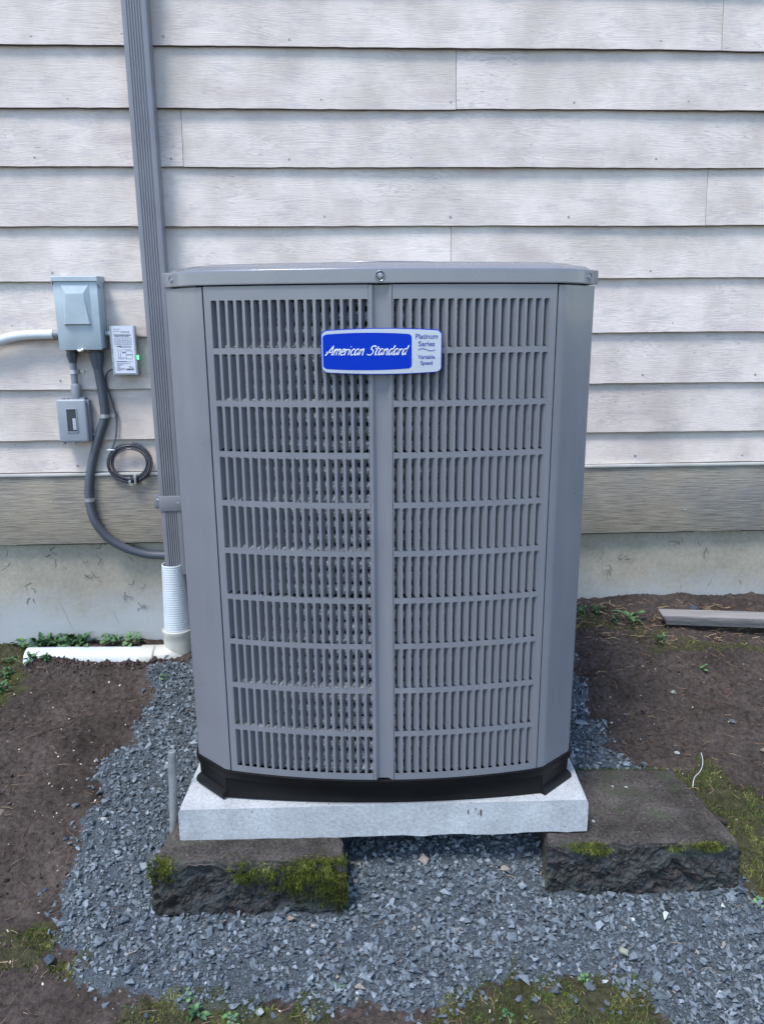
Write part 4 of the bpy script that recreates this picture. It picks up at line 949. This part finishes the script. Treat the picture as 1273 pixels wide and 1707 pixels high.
def one_stone(px, py, sz, col, label, group=None, zoff=0, rough=.75, z=None, cat='stone', name='stone', flat=.5):
    b = bmesh.new(); rr = np.random.RandomState(int(abs(px * 1000 + py * 77)))
    for p in rr.normal(0, 1, (16, 3)): p = p / np.linalg.norm(p) * rr.uniform(.85, 1); b.verts.new((p[0] * sz, p[1] * sz * .8, p[2] * sz * flat))
    h = bmesh.ops.convex_hull(b, input=b.verts[:]); bmesh.ops.delete(b, geom=[g for g in h['geom_interior'] if isinstance(g, bmesh.types.BMVert)], context='VERTS')
    zz = float(gh(np.array([px]), np.array([py]))[0]) if z is None else z; mb = MB(); mb.b.free(); mb.b = b
    b.transform(Matrix.Translation((px, py, zz + sz * flat * .55 + zoff)) @ Matrix.Rotation(rr.uniform(0, 3), 4, 'Z')); o = mb.build(name, col, None, 0, loc=(px, py, zz)); return tag(o, label, cat, group)
def stonem(n_, c_): return paint(n_, c_, .75, .25, .35, 0, .4, 160, 0, 60)
M_s1 = stonem('slate stone', (.105, .12, .138)); M_s2 = stonem('pale stone', (.36, .37, .36)); M_s3 = stonem('tan stone', (.26, .205, .165)); M_s4 = stonem('dark blue stone', (.06, .075, .10)); M_s5 = stonem('greenish pale stone', (.30, .31, .24)); M_s6 = stonem('clay brown stone', (.15, .105, .075))
one_stone(-.219, 1.523, .012, M_s3, 'pinkish tan pebble among the grey gravel just below the left block', zoff=.006)
one_stone(-.745, 1.425, .017, M_s4, 'dark blue-grey stone at the left edge of the gravel beside the moss', zoff=.003)
one_stone(.530, 1.425, .014, M_s5, 'pale greenish stone lying on the gravel in front of the right block', zoff=.007)
one_stone(.433, 1.345, .014, M_s1, 'grey stone standing alone on the moss between bits of grass', zoff=.003)
one_stone(1.14, 2.655, .022, M_s4, 'round dark blue-grey stone on the litter behind the old timber', zoff=.004, flat=.8)
one_stone(1.21, 2.69, .016, M_s6, 'reddish brown stone near the foundation, behind the old timber', zoff=.004)
one_stone(.86, 2.02, .010, M_s2, 'small pale stone on bare soil up from the right block', zoff=.002)
one_stone(1.11, 2.01, .019, M_s3, 'tan rounded stone half sunk in the soil at the right edge', zoff=-.003)
one_stone(.93, 2.26, .011, M_s5, 'pale round pebble alone in the middle of the bare soil on the right', zoff=.001)
one_stone(-1.06, 1.86, .020, M_s3, 'flat tan stone half sunk in the bare soil on the left edge', zoff=-.006)
one_stone(1.07, 2.14, .016, M_s1, 'grey stone half sunk in the soil on the right, uphill of the tan one', zoff=-.003)
one_stone(.62, 1.845, .008, M_s2, 'small white stone chip on the right block\'s brown top', z=.146)
one_stone(.655, 1.845, .006, M_s2, 'tiny pale chip beside the white chip on the right block\'s top', z=.146)
one_stone(.527, 1.70, .0065, M_s2, 'pale blue-white chip near the front edge of the right block\'s top', z=.146)
for i in range(34):
    a = random.choice([(-.5, -.1, 1.235, 1.30), (.12, .55, 1.25, 1.335), (-.86, -.74, 1.60, 1.95), (.66, .78, 1.98, 2.2), (.88, .97, 1.30, 1.55)])
    one_stone(random.uniform(a[0], a[1]), random.uniform(a[2], a[3]), random.uniform(.006, .013), random.choice([M_s1, M_s1, M_s4, M_s1, M_s2]), 'loose grey gravel chip strayed off the edge of the gravel bed', 'loose chips strayed off the gravel', zoff=.001)

# ------------------------------------------------------------------ grass, moss, litter
def region_pts(poly, dens, r, seed):
    a = np.array(poly); x0, y0 = a.min(0); x1, y1 = a.max(0); x1 = min(x1, 1.45); x0 = max(x0, -1.5); y0 = max(y0, 1.12); n = int((x1 - x0) * (y1 - y0) * dens); x = r.uniform(x0, x1, n); y = r.uniform(y0, y1, n)
    s_ = soft(x, y, poly, .05, seed); k_ = (s_ > r.rand(n)) & (fbm(P3(x, y), 16, 3, seed + 3) > -.25) & ~blocked(x, y) & (y < 2.74 + .047 * x); return x[k_], y[k_]
r = np.random.RandomState(5); X, Y = [], []
for i, pl in enumerate(MOSS): a, b = region_pts(pl, 130000 if i in (0, 1, 2) else (15000 if i == 6 else 95000), r, 20 + i); X.append(a); Y.append(b)
x = np.concatenate(X); y = np.concatenate(Y); P = np.stack([x, y, gh(x, y) - .001], 1); cl = fbm(P, 30, 3, 4)
blades(P, np.tile([0, 0, 1.], (len(x), 1)), r.uniform(.004, .012, len(x)) * (1 + cl * .6), r.uniform(.0008, .0017, len(x)), np.clip(.55 + cl * .6 + r.normal(0, .15, len(x)), 0, 1), 'ground_moss', M_moss, None, 'stuff', 'low yellow-green moss patches on the soil around the gravel', 'moss', seed=2)
X, Y = [], []
for i in (3, 4, 5, 6, 0, 1, 2): a, b = region_pts(MOSS[i], (26000, 30000, 14000, 6000, 9000, 9000, 12000)[(3, 4, 5, 6, 0, 1, 2).index(i)], r, 20 + i); X.append(a); Y.append(b)
x = np.concatenate(X); y = np.concatenate(Y); cl = fbm(P3(x, y), 22, 2, 14); k_ = cl > -.1; x, y, cl = x[k_], y[k_], cl[k_]; P = np.stack([x, y, gh(x, y) - .001], 1)
blades(P, np.tile([0, -.1, 1.], (len(x), 1)), r.uniform(.010, .034, len(x)), r.uniform(.0008, .0018, len(x)), np.clip(.5 + cl * .3 + r.normal(0, .22, len(x)), 0, 1), 'grass', M_grass, None, 'stuff', 'thin straggly grass in the moss along the gravel edge', 'grass', droop=.55, seed=3)
def litter(n, name, mat, lo, hi, wd_, label, cat, seed, dens=None, pale=.5):
    r = np.random.RandomState(seed); x = r.uniform(-1.45, 1.45, n); y = r.uniform(1.12, 2.72, n); k_ = ~blocked(x, y) & (y < 2.735 + .047 * x) & (r.rand(n) < (.25 + .75 * (soft(x, y, GR) < .5)))
    if dens is not None: k_ &= r.rand(n) < dens(x, y)
    x, y = x[k_], y[k_]; n = len(x); z = gh(x, y) + r.uniform(.001, .004, n) + soft(x, y, GR) * .004; a = r.uniform(0, 6.28, n); L = r.uniform(lo, hi, n); W_ = wd_ * r.uniform(.7, 1.3, n); el_ = r.normal(0, .18, n)
    d = np.stack([np.cos(a) * np.cos(el_), np.sin(a) * np.cos(el_), np.abs(np.sin(el_))], 1); s_ = np.stack([-np.sin(a), np.cos(a), np.zeros(n)], 1); P = np.stack([x, y, z], 1); up = np.array([0, 0, 1.]) * W_[:, None] * .6
    b_ = s_ * r.normal(0, .12, n)[:, None] * L[:, None]; ring = lambda c_: [c_ - s_ * W_[:, None] / 2, c_ + s_ * W_[:, None] / 2, c_ + up]
    V = np.stack(ring(P) + ring(P + d * L[:, None] * .5 + b_) + ring(P + d * L[:, None]), 1).reshape(-1, 3); b0 = np.arange(n) * 9; Fc = []
    for q in (0, 3):
        for j in range(3): A_, B_, C_, D_ = q + j, q + (j + 1) % 3, q + 3 + (j + 1) % 3, q + 3 + j; Fc.append(np.stack([b0 + A_, b0 + B_, b0 + C_], 1)); Fc.append(np.stack([b0 + A_, b0 + C_, b0 + D_], 1))
    o = fast(name, V, np.concatenate(Fc), mat, tint=np.repeat(np.clip(r.normal(pale, .25, n), 0, 1), 9)); tag(o, label, cat, kind='stuff')
litter(2400, 'pine_needles', M_needle, .010, .036, .0010, 'dry brown conifer needles scattered over soil and moss', 'needles', 31, lambda x, y: np.where((x < -.6) & (y > 1.62), .35, 1.0))
litter(6000, 'dry_straw', M_needle, .012, .045, .0014, 'pale dry stems littered along the foot of the right foundation', 'straw', 32, lambda x, y: ((x > .6) & (y > 2.50)) * 1.0 + .0, .75)
r = np.random.RandomState(8); n = 900; x = r.uniform(-1.4, 1.4, n); y = r.uniform(1.15, 2.6, n); k_ = (soft(x, y, GR) < .3) & ~blocked(x, y) & ((x < 0) | (r.rand(n) < .35)); x, y = x[k_], y[k_]
Vc, Fcx, Tc = scatter(stone_templates(6, 7, 10), np.stack(DEB[:3], 1), DEB[3], .3, DEB[4], np.random.RandomState(1))
tag(fast('grit_specks', Vc, Fcx, M_needle, tint=Tc), 'specks of grit and leaf crumbs on the ledge of the concrete pad', 'grit', kind='stuff')
Vc, Fcx, Tc = scatter(stone_templates(6, 7, 9), np.stack([x, y, gh(x, y) + .0015], 1), r.uniform(.0010, .0046, len(x)) * np.where(x < 0, 1.15, .9), .3, np.clip(r.rand(len(x)) + .25, 0, 1), r)
tag(fast('wood_chips', Vc, Fcx, M_chip, tint=Tc), 'pale wood chips and grit specks strewn over the bare soil', 'wood chips', kind='stuff')
n = 26000; x = r.uniform(-1.45, 1.45, n); y = r.uniform(1.12, 2.7, n); k_ = (soft(x, y, GR) < .4) & ~blocked(x, y) & (fbm(P3(x, y), 7, 3, 90) > -.1); x, y = x[k_], y[k_]
lipm = np.exp(-((y - 2.50) / .06) ** 2) * (x < -.6); M_clod = mat_tinted('soil crumbs', [(0, (.034, .025, .021)), (1, (.11, .086, .073))], .95, .15, .6, 200, .25)
Vc, Fcx, Tc = scatter(stone_templates(8, 12, 19), np.stack([x, y, gh(x, y) + .001], 1), np.clip(r.lognormal(math.log(.0021), .62, len(x)), .001, .010) * (1 + 1.0 * lipm), .8, r.rand(len(x)), r)
tag(fast('soil_crumbs', Vc, Fcx, M_clod, tint=Tc), 'loose crumbs of dark brown soil on the dug ground', 'soil', kind='stuff')
# larger clods along the freshly dug lip in front of the drain pipe
n = 1500; x = r.uniform(-1.28, -.76, n); y = 2.54 + r.normal(0, .022, n) + .02 * np.sin(x * 14); Vc, Fcx, Tc = scatter(stone_templates(8, 14, 29), np.stack([x, y, gh(x, y) + r.uniform(-.004, .006, n)], 1), np.clip(r.lognormal(math.log(.0030), .55, n), .001, .011), .8, r.rand(n), r)
tag(fast('soil_clods', Vc, Fcx, M_clod, tint=Tc), 'dark soil clods heaped against the white buried pipe', 'soil', kind='stuff')
rt = MB()
for (x0, y0, a0, L_) in ((-.93, 1.70, 1.3, .17), (-1.12, 2.16, .3, .20), (-.98, 2.30, 1.1, .12), (-1.18, 2.24, -.4, .10), (.78, 2.10, -.2, .15), (1.0, 2.2, .4, .10), (-.88, 2.36, .2, .14), (.70, 2.55, -.5, .12), (.95, 2.60, .2, .14), (1.05, 2.47, 2.8, .13)):
    p = Vector((x0, y0, 0)); pts = []; a = a0
    for i in range(9): p = p + Vector((math.cos(a), math.sin(a), 0)) * L_ / 8; a += random.gauss(0, .35); pts.append(Vector((p.x, p.y, float(gh(np.array([p.x]), np.array([p.y]))[0]) + .0025)))
    rt.tube(spline(pts, 3), lambda t: .0014 * (1.1 - t * .7), 5)
tag(rt.build('roots', M_twig, None, 60), 'thin dead roots and stems lying on the bare soil', 'roots', kind='stuff')
ws = spline([(.836, 1.845, .147), (.842, 1.858, .153), (.852, 1.874, .158), (.870, 1.888, .164), (.884, 1.905, .172), (.892, 1.925, .182), (.893, 1.94, .192)], 5)
wo_ = MB().tube(ws, .0009, 6).build('white_string', M_white, None, 60, loc=(.86, 1.88, .15)); tag(wo_, 'short curl of white string beside the right block\'s back corner', 'string')
bk = MB().box(-.028, .028, -.007, .007, -.004, .004, .002); bk.b.transform(Matrix.Translation((.886, 1.80, float(gh(np.array([.886]), np.array([1.80]))[0]) + .012)) @ Matrix.Rotation(-.75, 4, 'Z'))
M_bark = paint('dark bark', (.05, .04, .036), .9, .3, .3, 0, .6, 120); bo = bk.build('bark_chip', M_bark, None, 20, loc=(.886, 1.80, .06)); tag(bo, 'dark sliver of bark on the moss right of the right block', 'bark chip')

# ------------------------------------------------------------------ weeds
def leaf_mesh(L, W_, kind):
    b = bmesh.new(); n = 7; rows_ = []
    for i in range(n + 1):
        t = i / n
        if kind == 'long': w_ = W_ * (math.sin(math.pi * min(1, t * 1.02)) ** .8) * (1 - .15 * t) if t > .12 else W_ * .08
        elif kind == 'round': w_ = W_ * .05 if t < .45 else W_ * math.sqrt(max(0, 1 - ((t - .74) / .27) ** 2))
        else: w_ = W_ * (.25 + .75 * t) * (1 if i % 2 else .62) * (1 if t < .97 else .1)
        z = L * (.28 * math.sin(t * 2.2) - .22 * t * t); rows_.append([b.verts.new((t * L, -w_, z + w_ * .22)), b.verts.new((t * L, 0, z)), b.verts.new((t * L, w_, z + w_ * .22))])
    for A_, B_ in zip(rows_, rows_[1:]):
        for j in (0, 1): b.faces.new((A_[j], A_[j + 1], B_[j + 1], B_[j]))
    me = bpy.data.meshes.new('leaf'); b.to_mesh(me); b.free(); me.shade_smooth(); return me
LM = {}
for kd, L_, W_, mt in (('long', .034, .0075, M_leafa), ('round', .030, .0092, M_leafb), ('lobed', .062, .0085, M_leafb), ('small', .014, .0042, M_leafa)):
    me = leaf_mesh(L_, W_, {'small': 'long'}.get(kd, kd)); me.materials.append(mt); LM[kd] = me
def weed(x, y, kd, nl, label, sc_=1., zoff=0, group=None, lay=.5):
    z = float(gh(np.array([x]), np.array([y]))[0]) + zoff; t = thing('weed', (x, y, z), label, 'weed', group)
    for i in range(nl):
        o = bpy.data.objects.new('leaf', LM[kd]); COL.objects.link(o); o.parent = t; f_ = i / nl; o.location = (random.gauss(0, .006 * sc_), random.gauss(0, .005 * sc_), .002 + .016 * sc_ * f_)
        o.rotation_euler = (random.gauss(0, .25), -lay * (.1 + 1.3 * f_) + random.gauss(0, .15), i * 2.4 + random.gauss(0, .3)); s_ = sc_ * random.uniform(.7, 1.15) * (1 - .3 * f_); o.scale = (s_, s_, s_)
WG = 'weeds growing behind the white buried pipe'
for (x, y, kd, nl, lb_, s_) in (
    (-1.285, 2.665, 'long', 16, 'leafy green weed at the left end of the white pipe, by the mossy ground', 1.2), (-1.225, 2.675, 'long', 18, 'bushy dark green weed, second from the left behind the white pipe', 1.35),
    (-1.165, 2.668, 'long', 18, 'tall dark leafy weed in the thick of the clump behind the white pipe', 1.45), (-1.115, 2.670, 'long', 16, 'dark glossy weed at the right end of the thick clump behind the pipe', 1.3),
    (-1.345, 2.66, 'round', 12, 'round-leaved weed at the left edge of the clump, against the foundation', 1.1), (-1.03, 2.668, 'round', 13, 'pale round-leaved weed just right of the gap in the clump behind the pipe', 1.15),
    (-.985, 2.670, 'long', 9, 'small sparse weed between two round-leaved weeds behind the pipe', .9), (-.93, 2.672, 'round', 16, 'pale round-leaved weed nearest the riser behind the white pipe', 1.25),
    (-1.195, 2.665, 'round', 9, 'light green round leaves low in the thick clump over the pipe', 1.), (-1.255, 2.545, 'long', 14, 'small weed in front of the buried pipe\'s left end', .95), (-1.20, 2.54, 'long', 10, 'tiny sprig in front of the white pipe, right of the small weed', .75),
    (-1.33, 2.50, 'small', 18, 'small green sprigs in the yellow-green moss by the left end of the pipe', 1.5), (-1.31, 2.42, 'small', 18, 'bright little sprigs at the lower tip of the moss on the left edge', 1.4), (-1.35, 2.58, 'round', 9, 'round clover-like leaves in the moss at the left edge, beside the pipe end', .8),
    (-.755, 2.455, 'round', 7, 'tiny green seedling where the soil meets gravel below the pipe elbow', .6),
    (.895, 2.60, 'lobed', 9, 'dandelion-like weed with long toothed leaves on the soil left of the timber', 1.05), (.79, 2.665, 'small', 16, 'patch of tiny green leaves on the soil right of the condenser', 1.3), (.735, 2.67, 'small', 16, 'low sprouting greens touching the condenser\'s right edge', 1.3),
    (.84, 2.62, 'small', 14, 'tiny greens between the sprouting patch and the toothed weed', 1.2), (.965, 2.50, 'small', 14, 'small bright sprouts below the end of the old timber', 1.3), (1.07, 2.36, 'round', 5, 'single pale clover-like sprig on the bare soil below the timber', .7),
    (-.385, 1.285, 'long', 11, 'broad-leaved weed at the bottom edge among grass, left of centre', .95), (-.41, 1.318, 'round', 6, 'small round-leaved sprig poking through the gravel above the broad-leaved weed', .7), (-.31, 1.27, 'round', 8, 'pale round leaves at the bottom edge, right of the broad-leaved weed', .8),
    (.90, 1.56, 'round', 12, 'green sprig beside the front right corner of the right block', .9), (.915, 1.50, 'round', 10, 'bright green sprig below the right block at the picture\'s right edge', .8), (.425, 1.36, 'round', 7, 'small green leaf cluster at the gravel edge in front of the right block', .7), (-.105, 1.345, 'lobed', 3, 'lone green leaf tuft in the gravel at the bottom middle', .5), (.245, 1.285, 'small', 12, 'tiny sprouts in the mossy ground right of bottom middle', 1.1)):
    weed(x, y, kd, int(nl * 1.25), lb_, s_ * (1.15 if y > 2.3 else .8))
